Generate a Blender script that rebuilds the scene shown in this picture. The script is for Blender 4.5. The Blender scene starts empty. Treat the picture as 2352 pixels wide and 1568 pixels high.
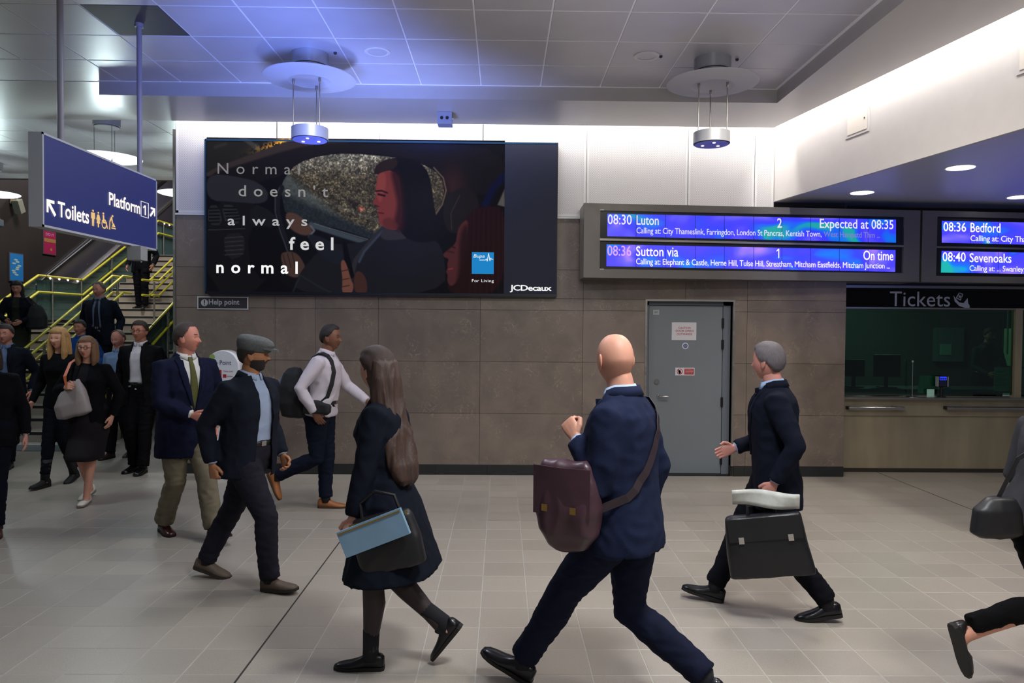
import bpy, bmesh, math, random
import numpy as np
from mathutils import Vector, Matrix, noise
from mathutils.bvhtree import BVHTree
R = math.radians
V = Vector
random.seed(7)
scn = bpy.context.scene
COL = scn.collection

# ------------------------------------------------------------------ camera
FPX = 1700.0
CAM = V((0, 0, 1.80))
def cam_basis():
    yaw = math.atan(23 / FPX); pitch = -math.atan(39 / FPX); roll = 0.0080
    f = V((math.sin(yaw) * math.cos(pitch), math.cos(yaw) * math.cos(pitch), math.sin(pitch)))
    r = f.cross(V((0, 0, 1))).normalized(); u = r.cross(f)
    return f, r * math.cos(roll) + u * math.sin(roll), u * math.cos(roll) - r * math.sin(roll)
CF, CR, CU = cam_basis()
cd = bpy.data.cameras.new('camera'); cam = bpy.data.objects.new('camera', cd); COL.objects.link(cam)
cd.sensor_width = 36; cd.lens = FPX * 36 / 2352; cd.clip_start = .05; cd.clip_end = 200
cam.matrix_world = Matrix(((CR.x, CU.x, -CF.x, CAM.x), (CR.y, CU.y, -CF.y, CAM.y), (CR.z, CU.z, -CF.z, CAM.z), (0, 0, 0, 1)))
scn.camera = cam
def ray(px, py): return CF + CR * ((px - 1176) / FPX) - CU * ((py - 784) / FPX)
def onY(px, py, y):                       # point of a pixel on the plane Y = y
    d = ray(px, py); return CAM + d * (y / d.y)
def onZ(px, py, z):
    d = ray(px, py); return CAM + d * ((z - CAM.z) / d.z)
def onX(px, py, x):
    d = ray(px, py); return CAM + d * (x / d.x)
def onP(px, py, co, no):
    d = ray(px, py); return CAM + d * ((co - CAM).dot(no) / d.dot(no))

# ------------------------------------------------------------------ world, exposure, lights
scn.view_settings.view_transform = 'Standard'
scn.view_settings.look = 'None'
scn.view_settings.gamma = 1
scn.view_settings.use_curve_mapping = False
scn.view_settings.exposure = 0.0
w = bpy.data.worlds.new('world'); scn.world = w; w.use_nodes = True
w.node_tree.nodes['Background'].inputs[0].default_value = (.80, .86, 1.0, 1)
w.node_tree.nodes['Background'].inputs[1].default_value = .11

def light(name, kind, loc, energy, col=(1, 1, 1), size=.5, sizey=None, rot=(0, 0, 0), spot=None, blend=.5, target=None, spread=None):
    l = bpy.data.lights.new(name, kind); l.energy = energy; l.color = col
    if kind == 'AREA':
        l.size = size
        if sizey: l.shape = 'RECTANGLE'; l.size_y = sizey
        else: l.shape = 'DISK'
        if spread: l.spread = spread
    elif kind in ('POINT', 'SPOT'):
        l.shadow_soft_size = size
        if kind == 'SPOT': l.spot_size = spot; l.spot_blend = blend
    o = bpy.data.objects.new(name, l); COL.objects.link(o); o.location = loc; o.rotation_euler = rot
    if target is not None: o.rotation_euler = (V(target) - V(loc)).to_track_quat('-Z', 'Y').to_euler()
    return o
WALLY = 8.82
# hidden linear lamps in the two ceiling coves
light('cove_lamp_back', 'AREA', (-.35, 8.50, 4.42), 90, (1, .975, .95), 7.1, .10, target=(-.35, 8.86, 3.4))
light('cove_lamp_right', 'AREA', (3.50, 6.55, 4.42), 70, (1, .965, .94), .10, 4.6, target=(3.86, 6.62, 3.3))
for o in (bpy.data.objects['cove_lamp_right'],):
    o.rotation_euler = Matrix(((.19, 0.0, 1), (-1, 0, .19), (0, 1, 0))).to_euler()
    zz = -(V((3.80, 6.62, 3.5)) - V((3.50, 6.55, 4.42))).normalized(); yy = V((-.187, .982, 0)); xx = yy.cross(zz).normalized(); yy = zz.cross(xx)
    o.rotation_euler = Matrix(((xx.x, yy.x, zz.x), (xx.y, yy.y, zz.y), (xx.z, yy.z, zz.z))).to_euler()
# added area lamps under the concourse ceiling, without fittings, to light floor and walls
for i, (x, y, e, c) in enumerate([(-2.2, 4.4, 5, (.45, .70, 1)), (1.0, 2.4, 130, (.93, .97, 1)), (3.6, 2.8, 62, (1, .95, .86)), (2.0, 5.6, 62, (1, .94, .84)),
                                  (-5.4, 6.8, 36, (.76, .92, 1)), (-1.2, 5.6, 40, (.96, .97, 1)), (-1.0, -2.0, 20, (.80, .92, 1)), (3.0, -2.0, 110, (1, .96, .92))]):
    light('hall_fill', 'AREA', (x, y, 3.95), e, c, .75, spread=R(168))
# added upward area lamps in mid-air, to brighten the ceiling
light('ceiling_fill', 'AREA', (1.2, 3.6, 2.9), 20, (1, .98, 1), .8, target=(1.0, 4.4, 4.2))
light('ceiling_fill', 'AREA', (-.5, .2, 2.9), 10, (1, .98, 1), .8, target=(-1.5, .4, 4.2))
# added blue spots in mid-air for the blue cast on ceiling, soffit and alcove
light('blue_ceiling_fill', 'SPOT', (-1.3, 4.4, 2.7), 520, (.16, .27, 1), .35, spot=R(76), blend=1, target=(-2.0, 7.2, 4.2))
light('blue_soffit_fill', 'SPOT', (-1.3, 6.3, 1.9), 340, (.30, .40, 1), .3, spot=R(84), blend=1, target=(-1.2, 7.9, 4.05))
light('blue_alcove_fill', 'SPOT', (5.6, 3.6, 1.9), 150, (.16, .24, 1), .3, spot=R(75), blend=1, target=(5.3, 6.2, 3.3))
# ------------------------------------------------------------------ materials
def lin(c):
    def f(v):
        v /= 255.0
        return v / 12.92 if v <= .04045 else ((v + .055) / 1.055) ** 2.4
    return (f(c[0]), f(c[1]), f(c[2]), 1)
MATS = {}
def mat(name, rgb, rough=.6, metal=0, var=.0, vscale=8, bump=0, bscale=200, spec=.5, emit=None, estr=1, stretch=None, sheen=0, coat=0, trans=0, ior=1.45, alpha=1, sss=0, rvar=0, double=None):
    if name in MATS: return MATS[name]
    m = bpy.data.materials.new(name); MATS[name] = m; m.use_nodes = True
    nt = m.node_tree; b = nt.nodes['Principled BSDF']; N = nt.nodes.new; L = nt.links.new
    b.inputs['Base Color'].default_value = lin(rgb); b.inputs['Roughness'].default_value = rough
    b.inputs['Metallic'].default_value = metal; b.inputs['Specular IOR Level'].default_value = spec
    b.inputs['Transmission Weight'].default_value = trans; b.inputs['IOR'].default_value = ior; b.inputs['Alpha'].default_value = alpha
    b.inputs['Coat Weight'].default_value = coat; b.inputs['Sheen Weight'].default_value = sheen
    if sss: b.inputs['Subsurface Weight'].default_value = sss; b.inputs['Subsurface Radius'].default_value = (.012, .005, .003); b.inputs['Subsurface Scale'].default_value = 1
    if emit: b.inputs['Emission Color'].default_value = lin(emit); b.inputs['Emission Strength'].default_value = estr
    if var or bump or rvar:
        tc = N('ShaderNodeTexCoord'); mp = N('ShaderNodeMapping'); L(tc.outputs['Object'], mp.inputs[0])
        if stretch: mp.inputs['Scale'].default_value = stretch
    if var or rvar:
        n = N('ShaderNodeTexNoise'); n.inputs['Scale'].default_value = vscale; n.inputs['Detail'].default_value = 5; L(mp.outputs[0], n.inputs[0])
    if var:
        mr = N('ShaderNodeMapRange'); mr.inputs[1].default_value = .3; mr.inputs[2].default_value = .7; mr.inputs[3].default_value = 1 - var; mr.inputs[4].default_value = 1 + var
        L(n.outputs[0], mr.inputs[0])
        mx = N('ShaderNodeVectorMath'); mx.operation = 'SCALE'; mx.inputs[0].default_value = lin(rgb)[:3]; L(mr.outputs[0], mx.inputs['Scale']); L(mx.outputs[0], b.inputs['Base Color'])
    if rvar:
        m2 = N('ShaderNodeMapRange'); m2.inputs[1].default_value = .3; m2.inputs[2].default_value = .7; m2.inputs[3].default_value = rough - rvar; m2.inputs[4].default_value = rough + rvar
        L(n.outputs[0], m2.inputs[0]); L(m2.outputs[0], b.inputs['Roughness'])
    if bump:
        n2 = N('ShaderNodeTexNoise'); n2.inputs['Scale'].default_value = bscale; n2.inputs['Detail'].default_value = 3; L(mp.outputs[0], n2.inputs[0])
        bp = N('ShaderNodeBump'); bp.inputs['Strength'].default_value = bump; bp.inputs['Distance'].default_value = .004; L(n2.outputs[0], bp.inputs['Height']); L(bp.outputs[0], b.inputs['Normal'])
    return m
def glow(name, rgb, s=1):
    if name in MATS: return MATS[name]
    m = bpy.data.materials.new(name); MATS[name] = m; m.use_nodes = True; nt = m.node_tree
    nt.nodes.remove(nt.nodes['Principled BSDF']); e = nt.nodes.new('ShaderNodeEmission'); e.inputs[0].default_value = lin(rgb); e.inputs[1].default_value = s
    nt.links.new(e.outputs[0], nt.nodes['Material Output'].inputs[0]); return m
def cloth(name, rgb, var=.12, rough=.85):
    k_ = .54 + .38 * min(1, sum(rgb) / 560); rgb = tuple(c * k_ for c in rgb)
    return mat(name, rgb, rough, var=var, vscale=14, bump=.5, bscale=420, spec=.12)

def piece_material(name, rgb, pitch, rough, kind):
    """stone-like material whose tone changes from piece to piece with the piece's place in the world"""
    m = bpy.data.materials.new(name); MATS[name] = m; m.use_nodes = True; nt = m.node_tree; b = nt.nodes['Principled BSDF']; N = nt.nodes.new; L = nt.links.new
    g = N('ShaderNodeNewGeometry'); c = lin(rgb)
    dv = N('ShaderNodeVectorMath'); dv.operation = 'DIVIDE'; dv.inputs[1].default_value = pitch
    ao = N('ShaderNodeVectorMath'); ao.operation = 'ADD'; ao.inputs[1].default_value = (-FX0 + 30, -FY0 + 30, 1) if kind == 'floor' else (0, 0, 0); L(g.outputs['Position'], ao.inputs[0]); L(ao.outputs[0], dv.inputs[0])
    fl = N('ShaderNodeVectorMath'); fl.operation = 'FLOOR'; L(dv.outputs[0], fl.inputs[0])
    wn = N('ShaderNodeTexWhiteNoise'); wn.noise_dimensions = '3D'; L(fl.outputs[0], wn.inputs[0])
    n1 = N('ShaderNodeTexNoise'); n1.inputs['Detail'].default_value = 6; L(g.outputs['Position'], n1.inputs[0])
    mr = N('ShaderNodeMapRange'); L((wn if kind == 'floor' else N('ShaderNodeObjectInfo')).outputs['Value' if kind == 'floor' else 'Random'], mr.inputs[0])
    ramp = N('ShaderNodeValToRGB'); mul = N('ShaderNodeVectorMath'); mul.operation = 'SCALE'
    if kind == 'floor':
        mr.inputs[3].default_value = .93; mr.inputs[4].default_value = 1.06
        n1.inputs['Scale'].default_value = 260
        ramp.color_ramp.elements[0].position = .33; ramp.color_ramp.elements[1].position = .5
        ramp.color_ramp.elements[0].color = (c[0] * .72, c[1] * .70, c[2] * .68, 1); ramp.color_ramp.elements[1].color = c
        n3 = N('ShaderNodeTexNoise'); n3.inputs['Scale'].default_value = 1.3; L(g.outputs['Position'], n3.inputs[0])
        m3 = N('ShaderNodeMapRange'); m3.inputs[1].default_value = .3; m3.inputs[2].default_value = .7; m3.inputs[3].default_value = rough - .02; m3.inputs[4].default_value = rough + .02
        L(n3.outputs[0], m3.inputs[0]); L(m3.outputs[0], b.inputs['Roughness'])
    else:
        mr.inputs[3].default_value = .88; mr.inputs[4].default_value = 1.10
        n1.inputs['Scale'].default_value = 3.2; n1.inputs['Distortion'].default_value = .5
        e = ramp.color_ramp.elements; e[0].position = .34; e[1].position = .66
        e[0].color = (c[0] * .84, c[1] * .83, c[2] * .84, 1); e[1].color = (c[0] * 1.14, c[1] * 1.12, c[2] * 1.08, 1)
        b.inputs['Roughness'].default_value = rough
    L(n1.outputs[0], ramp.inputs[0]); L(ramp.outputs[0], mul.inputs[0]); L(mr.outputs[0], mul.inputs['Scale'])
    if kind == 'wall':      # short pale veins, gathered in clouds
        n4 = N('ShaderNodeTexNoise'); n4.inputs['Scale'].default_value = 6; n4.inputs['Detail'].default_value = 3; n4.inputs['Distortion'].default_value = 2.2; L(g.outputs['Position'], n4.inputs[0])
        ab = N('ShaderNodeMath'); ab.operation = 'SUBTRACT'; ab.inputs[1].default_value = .5; L(n4.outputs[0], ab.inputs[0])
        a2 = N('ShaderNodeMath'); a2.operation = 'ABSOLUTE'; L(ab.outputs[0], a2.inputs[0])
        m4 = N('ShaderNodeMapRange'); m4.inputs[1].default_value = 0; m4.inputs[2].default_value = .018; m4.inputs[3].default_value = 1; m4.inputs[4].default_value = 0; L(a2.outputs[0], m4.inputs[0])
        n5 = N('ShaderNodeTexNoise'); n5.inputs['Scale'].default_value = 5.5; n5.inputs['Detail'].default_value = 4; L(g.outputs['Position'], n5.inputs[0])
        m5 = N('ShaderNodeMapRange'); m5.inputs[1].default_value = .50; m5.inputs[2].default_value = .66; m5.inputs[3].default_value = .04; m5.inputs[4].default_value = .55; L(n5.outputs[0], m5.inputs[0])
        mm = N('ShaderNodeMath'); mm.operation = 'MULTIPLY'; L(m4.outputs[0], mm.inputs[0]); L(m5.outputs[0], mm.inputs[1])
        mx = N('ShaderNodeMix'); mx.data_type = 'RGBA'; L(mm.outputs[0], mx.inputs[0]); L(mul.outputs[0], mx.inputs[6]); mx.inputs[7].default_value = lin((168, 154, 136)); L(mx.outputs[2], b.inputs['Base Color'])
    else:
        L(mul.outputs[0], b.inputs['Base Color'])
    return m
FX0 = onZ(1221, 1491, 0).x; FY0 = onZ(1176, 1491, 0).y
M_FLOOR = piece_material('terrazzo_tile', (154, 146, 136), (.3, .3, 5), .34, 'floor')
M_STONE = piece_material('brown_stone', (116, 104, 95), (1.22, 9, .617), .42, 'wall')
def perforated(name, rgb):
    m = bpy.data.materials.new(name); m.use_nodes = True; nt = m.node_tree; b = nt.nodes['Principled BSDF']; N = nt.nodes.new; L = nt.links.new
    b.inputs['Roughness'].default_value = .5
    g = N('ShaderNodeTexCoord'); mp = N('ShaderNodeMapping'); L(g.outputs['Object'], mp.inputs[0]); mp.inputs['Scale'].default_value = (70, 1, 70); mp.inputs['Rotation'].default_value = (0, R(45), 0)
    fr = N('ShaderNodeVectorMath'); fr.operation = 'FRACTION'; L(mp.outputs[0], fr.inputs[0])
    sb = N('ShaderNodeVectorMath'); sb.operation = 'SUBTRACT'; sb.inputs[1].default_value = (.5, 0, .5); L(fr.outputs[0], sb.inputs[0])
    ml = N('ShaderNodeVectorMath'); ml.operation = 'MULTIPLY'; ml.inputs[1].default_value = (1, 0, 1); L(sb.outputs[0], ml.inputs[0])
    ln = N('ShaderNodeVectorMath'); ln.operation = 'LENGTH'; L(ml.outputs[0], ln.inputs[0])
    mr = N('ShaderNodeMapRange'); mr.inputs[1].default_value = .27; mr.inputs[2].default_value = .33; L(ln.outputs['Value'], mr.inputs[0])
    mx = N('ShaderNodeMix'); mx.data_type = 'RGBA'; L(mr.outputs[0], mx.inputs[0]); c = lin(rgb); mx.inputs[6].default_value = (c[0] * .45, c[1] * .45, c[2] * .47, 1); mx.inputs[7].default_value = c
    L(mx.outputs[2], b.inputs['Base Color']); return m
M_PERF = perforated('perforated_white_metal', (206, 202, 200))
M_WHITE = mat('white_plaster', (205, 200, 197), .55, var=.02)
M_TRIMW = mat('white_metal', (205, 203, 202), .4)
M_CTILE = mat('ceiling_tile_paint', (186, 184, 190), .36, var=.03, vscale=3, spec=.6)
M_CDARK = mat('dark_ceiling_tile', (70, 66, 66), .6)
M_TBAR = mat('ceiling_joint_strip', (238, 238, 244), .4)
M_SOFF = mat('soffit_paint', (166, 163, 163), .32, var=.02, spec=.6)
M_SKIRT = mat('black_skirting_stone', (36, 37, 38), .35, var=.1)
M_STEEL = mat('brushed_steel', (150, 146, 140), .36, .9, rvar=.08, vscale=3, stretch=(1, 1, 12))
M_DSTEEL = mat('dull_steel', (164, 152, 128), .40, .5, rvar=.06, var=.16, vscale=2.2, stretch=(1.6, 1, .3))
M_CHROME = mat('polished_steel', (190, 190, 190), .18, 1)
M_BLACK = mat('black_plastic', (14, 14, 16), .4)
M_DARKW = mat('dark_wall_panel', (40, 34, 32), .5, var=.1, vscale=2)
M_GROUT = mat('pale_grout', (160, 156, 149), .7)
M_JOINT = mat('dark_joint', (40, 36, 33), .8)
M_YEL = mat('yellow_rail_coating', (176, 168, 34), .35, spec=.5)
def glassmat(name, rgb, tint=.8, rough=.02, refl=.12, body=0.0, brgb=(120, 160, 150)):
    m = bpy.data.materials.new(name); MATS[name] = m; m.use_nodes = True; nt = m.node_tree; N = nt.nodes.new; L = nt.links.new
    nt.nodes.remove(nt.nodes['Principled BSDF'])
    t = N('ShaderNodeBsdfTransparent'); t.inputs[0].default_value = lin(rgb); g = N('ShaderNodeBsdfGlossy'); g.inputs['Roughness'].default_value = rough
    fr = N('ShaderNodeFresnel'); fr.inputs[0].default_value = 1.5; ad = N('ShaderNodeMath'); ad.operation = 'MULTIPLY_ADD'; ad.inputs[1].default_value = 1; ad.inputs[2].default_value = refl - .04; L(fr.outputs[0], ad.inputs[0])
    mx = N('ShaderNodeMixShader'); L(ad.outputs[0], mx.inputs[0]); L(t.outputs[0], mx.inputs[1]); L(g.outputs[0], mx.inputs[2])
    out = mx.outputs[0]
    if body:
        d = N('ShaderNodeBsdfDiffuse'); d.inputs[0].default_value = lin(brgb); m2 = N('ShaderNodeMixShader'); m2.inputs[0].default_value = body; L(mx.outputs[0], m2.inputs[1]); L(d.outputs[0], m2.inputs[2]); out = m2.outputs[0]
    L(out, nt.nodes['Material Output'].inputs[0]); return m
M_RGLASS = glassmat('balustrade_glass', (190, 215, 205), body=.5, brgb=(88, 116, 114))
M_TGLASS = glassmat('green_ticket_glass', (160, 204, 188), refl=.05)
M_SCRGLASS = glassmat('board_glass', (240, 242, 244), rough=.28, refl=.01)

# ------------------------------------------------------------------ mesh helpers
class MB:
    def __init__(s): s.v = []; s.f = []; s.m = []
    def add(s, vs, fs, mi=0):
        b = len(s.v); s.v += [V(p) for p in vs]; s.f += [tuple(i + b for i in f) for f in fs]; s.m += [mi] * len(fs); return s
    def box(s, x0, x1, y0, y1, z0, z1, mi=0, bev=0):
        x0, x1 = min(x0, x1), max(x0, x1); y0, y1 = min(y0, y1), max(y0, y1); z0, z1 = min(z0, z1), max(z0, z1)
        if bev <= 0:
            return s.add([(x0, y0, z0), (x1, y0, z0), (x1, y1, z0), (x0, y1, z0), (x0, y0, z1), (x1, y0, z1), (x1, y1, z1), (x0, y1, z1)],
                         [(0, 3, 2, 1), (4, 5, 6, 7), (0, 1, 5, 4), (1, 2, 6, 5), (2, 3, 7, 6), (3, 0, 4, 7)], mi)
        bm = bmesh.new(); bmesh.ops.create_cube(bm, size=1)
        for v in bm.verts: v.co = V(((x0 + x1) / 2 + v.co.x * (x1 - x0), (y0 + y1) / 2 + v.co.y * (y1 - y0), (z0 + z1) / 2 + v.co.z * (z1 - z0)))
        bmesh.ops.bevel(bm, geom=list(bm.edges), offset=bev, segments=2, affect='EDGES', profile=.6)
        s.bm(bm, mi); bm.free(); return s
    def bm(s, bm, mi=0):
        bm.verts.index_update(); return s.add([v.co.copy() for v in bm.verts], [tuple(v.index for v in f.verts) for f in bm.faces], mi)
    def prism(s, pts, z0, z1, mi=0, axis='z'):      # closed polygon pts (a,b) extruded along an axis
        n = len(pts)
        def P(a, b, c): return {'z': (a, b, c), 'y': (a, c, b), 'x': (c, a, b)}[axis]
        vs = [P(a, b, z0) for a, b in pts] + [P(a, b, z1) for a, b in pts]
        fs = [tuple(range(n))[::-1], tuple(range(n, 2 * n))] + [(i, (i + 1) % n, n + (i + 1) % n, n + i) for i in range(n)]
        return s.add(vs, fs, mi)
    def loft(s, rings, mi=0, cap=True, closed=True):
        n = len(rings[0]); vs = [p for r in rings for p in r]; fs = []
        for k in range(len(rings) - 1):
            for i in range(n if closed else n - 1):
                j = (i + 1) % n; fs.append((k * n + i, k * n + j, (k + 1) * n + j, (k + 1) * n + i))
        if cap: fs.append(tuple(range(n))[::-1]); fs.append(tuple(range((len(rings) - 1) * n, len(rings) * n)))
        return s.add(vs, fs, mi)
    def tube(s, pts, rad, n=12, mi=0, flat=1.0, hint=None):
        pts = [V(p) for p in pts]; rings = []
        if not isinstance(rad, (list, tuple)): rad = [rad] * len(pts)
        t0 = (pts[1] - pts[0]).normalized(); h = V(hint) if hint else (V((1, 0, 0)) if abs(t0.x) < .9 else V((0, 1, 0)))
        a = (h - t0 * h.dot(t0)).normalized()
        for i, p in enumerate(pts):
            if i == 0: t = pts[1] - pts[0]
            elif i == len(pts) - 1: t = pts[-1] - pts[-2]
            else: t = (pts[i] - pts[i - 1]).normalized() + (pts[i + 1] - pts[i]).normalized()
            t.normalize(); a = (a - t * a.dot(t)).normalized(); b = t.cross(a)
            rings.append([p + (a * math.cos(2 * math.pi * k / n) + b * math.sin(2 * math.pi * k / n) * flat) * rad[i] for k in range(n)])
        return s.loft(rings, mi)
    def cyl(s, c, r, h, n=24, mi=0, r2=None): return s.tube([c, V(c) + V((0, 0, h))], [r, r if r2 is None else r2], n, mi)
    def ball(s, c, rx, ry=None, rz=None, mi=0, n=12, M=None):
        ry = ry or rx; rz = rz or rx; bm = bmesh.new(); bmesh.ops.create_uvsphere(bm, u_segments=n, v_segments=max(6, n * 2 // 3), radius=1)
        for v in bm.verts:
            v.co = V((v.co.x * rx, v.co.y * ry, v.co.z * rz))
            if M: v.co = M @ v.co
            v.co += V(c)
        s.bm(bm, mi); bm.free(); return s
    def xf(s, M):
        s.v = [M @ p for p in s.v]; return s
    def mesh(s, name='m', mats=()):
        me = bpy.data.meshes.new(name); me.from_pydata([tuple(p) for p in s.v], [], s.f)
        for m in mats: me.materials.append(m)
        if len(mats) > 1: me.polygons.foreach_set('material_index', s.m)
        me.update(); return me
def link(name, me, parent=None):
    o = bpy.data.objects.new(name, me); COL.objects.link(o)
    if parent is not None: o.parent = parent
    return o
def obj(name, mb, m, parent=None, smooth=False, loc=None):
    mats = m if isinstance(m, (list, tuple)) else [m]
    me = mb.mesh(name, mats)
    bm = bmesh.new(); bm.from_mesh(me); bmesh.ops.recalc_face_normals(bm, faces=bm.faces)
    if loc is not None: bmesh.ops.translate(bm, verts=bm.verts, vec=-V(loc))
    bm.to_mesh(me); bm.free()
    if smooth:
        me.polygons.foreach_set('use_smooth', [True] * len(me.polygons))
        if smooth != 'all': me.set_sharp_from_angle(angle=R(38))
    o = link(name, me, parent)
    if loc is not None: o.location = loc
    return o
def tag(o, label=None, cat=None, group=None, kind=None):
    if label: o['label'] = label
    if cat: o['category'] = cat
    if group: o['group'] = group
    if kind: o['kind'] = kind
    return o
def empty(name, loc, label=None, cat=None, group=None, kind=None):
    o = bpy.data.objects.new(name, None); COL.objects.link(o); o.location = loc; o.empty_display_size = .1
    return tag(o, label, cat, group, kind)
def under(root, name, mb, m, smooth=False):      # part given in world coordinates, parented to an Empty at root.location
    o = obj(name, mb, m, None, smooth); o.parent = root
    for v in o.data.vertices: v.co -= root.location
    return o
# text and flat print -------------------------------------------------
def text_pts(body, space=1.0, bold=0.0):
    c = bpy.data.curves.new('t', 'FONT'); c.body = body; c.space_character = space; c.resolution_u = 3; c.offset = bold
    o = bpy.data.objects.new('t', c); TMP.collection.objects.link(o); TMP.view_layers[0].update()
    me = bpy.data.meshes.new_from_object(o.evaluated_get(TMP.view_layers[0].depsgraph))
    vs = [v.co.copy() for v in me.vertices]; fs = [tuple(p.vertices) for p in me.polygons]
    bpy.data.objects.remove(o); bpy.data.curves.remove(c); bpy.data.meshes.remove(me)
    x0 = min(v.x for v in vs); x1 = max(v.x for v in vs); y0 = min(v.y for v in vs); y1 = max(v.y for v in vs)
    return [((v.x - x0) / (x1 - x0), (v.y - y0) / (y1 - y0)) for v in vs], fs
TMP = bpy.data.scenes.new('tmp')
def quadmap(bl, br, tl, off):       # unit square to a plane
    ex = br - bl; ez = tl - bl; n = ex.cross(ez).normalized()
    return lambda u, v: bl + ex * u + ez * v + n * off
def add_text(mb, body, q, space=1.0, bold=0.0, mi=0):
    vs, fs = text_pts(body, space, bold); return mb.add([q(u, v) for u, v in vs], fs, mi)
def add_poly(mb, pts, q, mi=0): return mb.add([q(u, v) for u, v in pts], [tuple(range(len(pts)))], mi)
def add_disc(mb, c, rx, ry, q, n=24, mi=0, r0=0):
    P = [(c[0] + rx * math.cos(2 * math.pi * k / n), c[1] + ry * math.sin(2 * math.pi * k / n)) for k in range(n)]
    if not r0: return add_poly(mb, P, q, mi)
    Q = [(c[0] + rx * r0 * math.cos(2 * math.pi * k / n), c[1] + ry * r0 * math.sin(2 * math.pi * k / n)) for k in range(n)]
    return mb.add([q(*p) for p in P + Q], [(k, (k + 1) % n, n + (k + 1) % n, n + k) for k in range(n)], mi)
def rect_minus(rects, h):           # subtract a hole from rectangles (x0,x1,z0,z1)
    out = []
    for (a, b, c, d) in rects:
        if h[1] <= a or h[0] >= b or h[3] <= c or h[2] >= d: out.append((a, b, c, d)); continue
        if h[0] > a: out.append((a, h[0], c, d))
        if h[1] < b: out.append((h[1], b, c, d))
        m0, m1 = max(a, h[0]), min(b, h[1])
        if h[2] > c: out.append((m0, m1, c, h[2]))
        if h[3] < d: out.append((m0, m1, h[3], d))
    return [r for r in out if r[1] - r[0] > .01 and r[3] - r[2] > .01]
# ================================================================== STRUCTURE
def structure(name, mb, m, loc=None, **k): return tag(obj(name, mb, m, loc=loc, **k), kind='structure')
# ---- floor
floor = structure('floor', MB().box(-13, 9, -5, 26, -.15, -.0012), M_GROUT)
T = .3; G = .005
tile_me = None
def chamfer_tile(w_, d_, z0=-.012, z1=0, g=G):
    m = MB(); a = w_ / 2 - g / 2; b = d_ / 2 - g / 2; c = .0015
    lo = [(-a, -b, z0), (a, -b, z0), (a, b, z0), (-a, b, z0)]; mi = [(x, y, z1 - c) for x, y, z in lo]; hi = [(x * (1 - c / a), y * (1 - c / b), z1) for x, y, z in lo]
    return m.loft([lo, mi, hi])
tile_me = chamfer_tile(T, T).mesh('tile', [M_FLOOR])
xa = FX0 - 40 * T + T / 2; ya = FY0 - 10 * T + T / 2
cells = []
for j in range(80):
    for i in range(75):
        x = xa + i * T; y = ya + j * T
        if -.72 * y - .2 < x < .73 * y + .2 and y > 3.45 and y < 12.5 and x > -10.6 and x < 6.6: cells.append((x, y))
cells.sort(key=lambda c: c[1])
for x, y in cells[:296]:
    o = link('tile', tile_me, floor); o.location = (x, y, random.uniform(-.0008, .0006))
far = MB()
for x, y in cells[296:]:
    if y > 9.1 and x > -3.9: continue
    if y > 10.8 and x < -5.7: continue
    a = T / 2 - G / 2; z = random.uniform(-.0006, .0004)
    far.add([(x - a, y - a, z), (x + a, y - a, z), (x + a, y + a, z), (x - a, y + a, z)], [(0, 1, 2, 3)])
near = MB()
for j in range(-14, 30):
    for i in range(75):
        x = xa + i * T; y = ya + (j) * T
        if y < -4 or y > 9.0 or x > 8 or x < -12 or (x, y) in set(): continue
        if -.72 * y - .2 < x < .73 * y + .2 and y > 3.45: continue
        a = T / 2 - G / 2; far.add([(x - a, y - a, 0), (x + a, y - a, 0), (x + a, y + a, 0), (x - a, y + a, 0)], [(0, 1, 2, 3)])
tag(obj('floor_tiles', far, M_FLOOR, floor), kind='stuff')
jx = onZ(582, 1491, 0).x; jx = FX0 + round((jx - FX0) / T) * T
obj('movement_joint', MB().box(jx - .005, jx + .005, 3.0, 8.8, -.01, .0012), M_JOINT, floor)
j2 = onZ(2050, 1096, 0)
j2x = FX0 + round((j2.x - FX0) / T) * T
obj('movement_joint', MB().box(j2x - .004, j2x + .004, 5.2, 9.1, -.01, .0012), M_JOINT, floor)

# ---- ceiling
CZ = 4.2
cx0 = onZ(1087, 0, CZ).x; WELLX = cx0 + 3.0; row = onZ(1176, 93, CZ).y   # a joint row
P6 = .6; WELLY = row + 2 * P6
ceil = structure('ceiling', MB().box(-13, WELLX + .02, -5, WELLY + .02, CZ + .0035, CZ + .3), M_TBAR)
ct = MB(); a = P6 / 2 - .006
ct.loft([[(-a, -a, .02), (a, -a, .02), (a, a, .02), (-a, a, .02)], [(-a, -a, .002), (a, -a, .002), (a, a, .002), (-a, a, .002)], [(-a + .003, -a + .003, 0), (a - .003, -a + .003, 0), (a - .003, a - .003, 0), (-a + .003, a - .003, 0)]])
ctme = ct.mesh('ceiling_tile', [M_CTILE]); ctd = ct.mesh('ceiling_tile', [M_CDARK])
dk = onZ(320, 58, CZ)
for i in range(-17, 5):
    for j in range(-8, 2):
        x = cx0 + (i + .5) * P6; y = row + (j + .5) * P6
        me = ctd if abs(x - dk.x) < .3 and abs(y - dk.y) < .3 else ctme
        o = link('ceiling_tile', me, ceil); o.location = (x, y, CZ - random.uniform(0, .0012))
obj('ceiling_panel', MB().box(-13, WELLX, -5, row - 8 * P6 - .005, CZ, CZ + .01), M_CTILE, ceil)
SZ = CAM.z + (onY(1153, 229, WELLY).z - CAM.z)
s0 = onZ(1153, 286, SZ).y
sl = -.183; cxr = onZ(1778, 293, SZ)
sof = MB().prism([(-4.05, WELLY), (WELLX, WELLY), (WELLX, s0), (-4.05, s0)], SZ, CZ + .02)
sof.prism([(WELLX, -4), (cxr.x - sl * (cxr.y + 4), -4), (cxr.x, s0), (WELLX, s0)], SZ, CZ + .02)
structure('ceiling_soffit', sof, M_SOFF)
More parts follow.
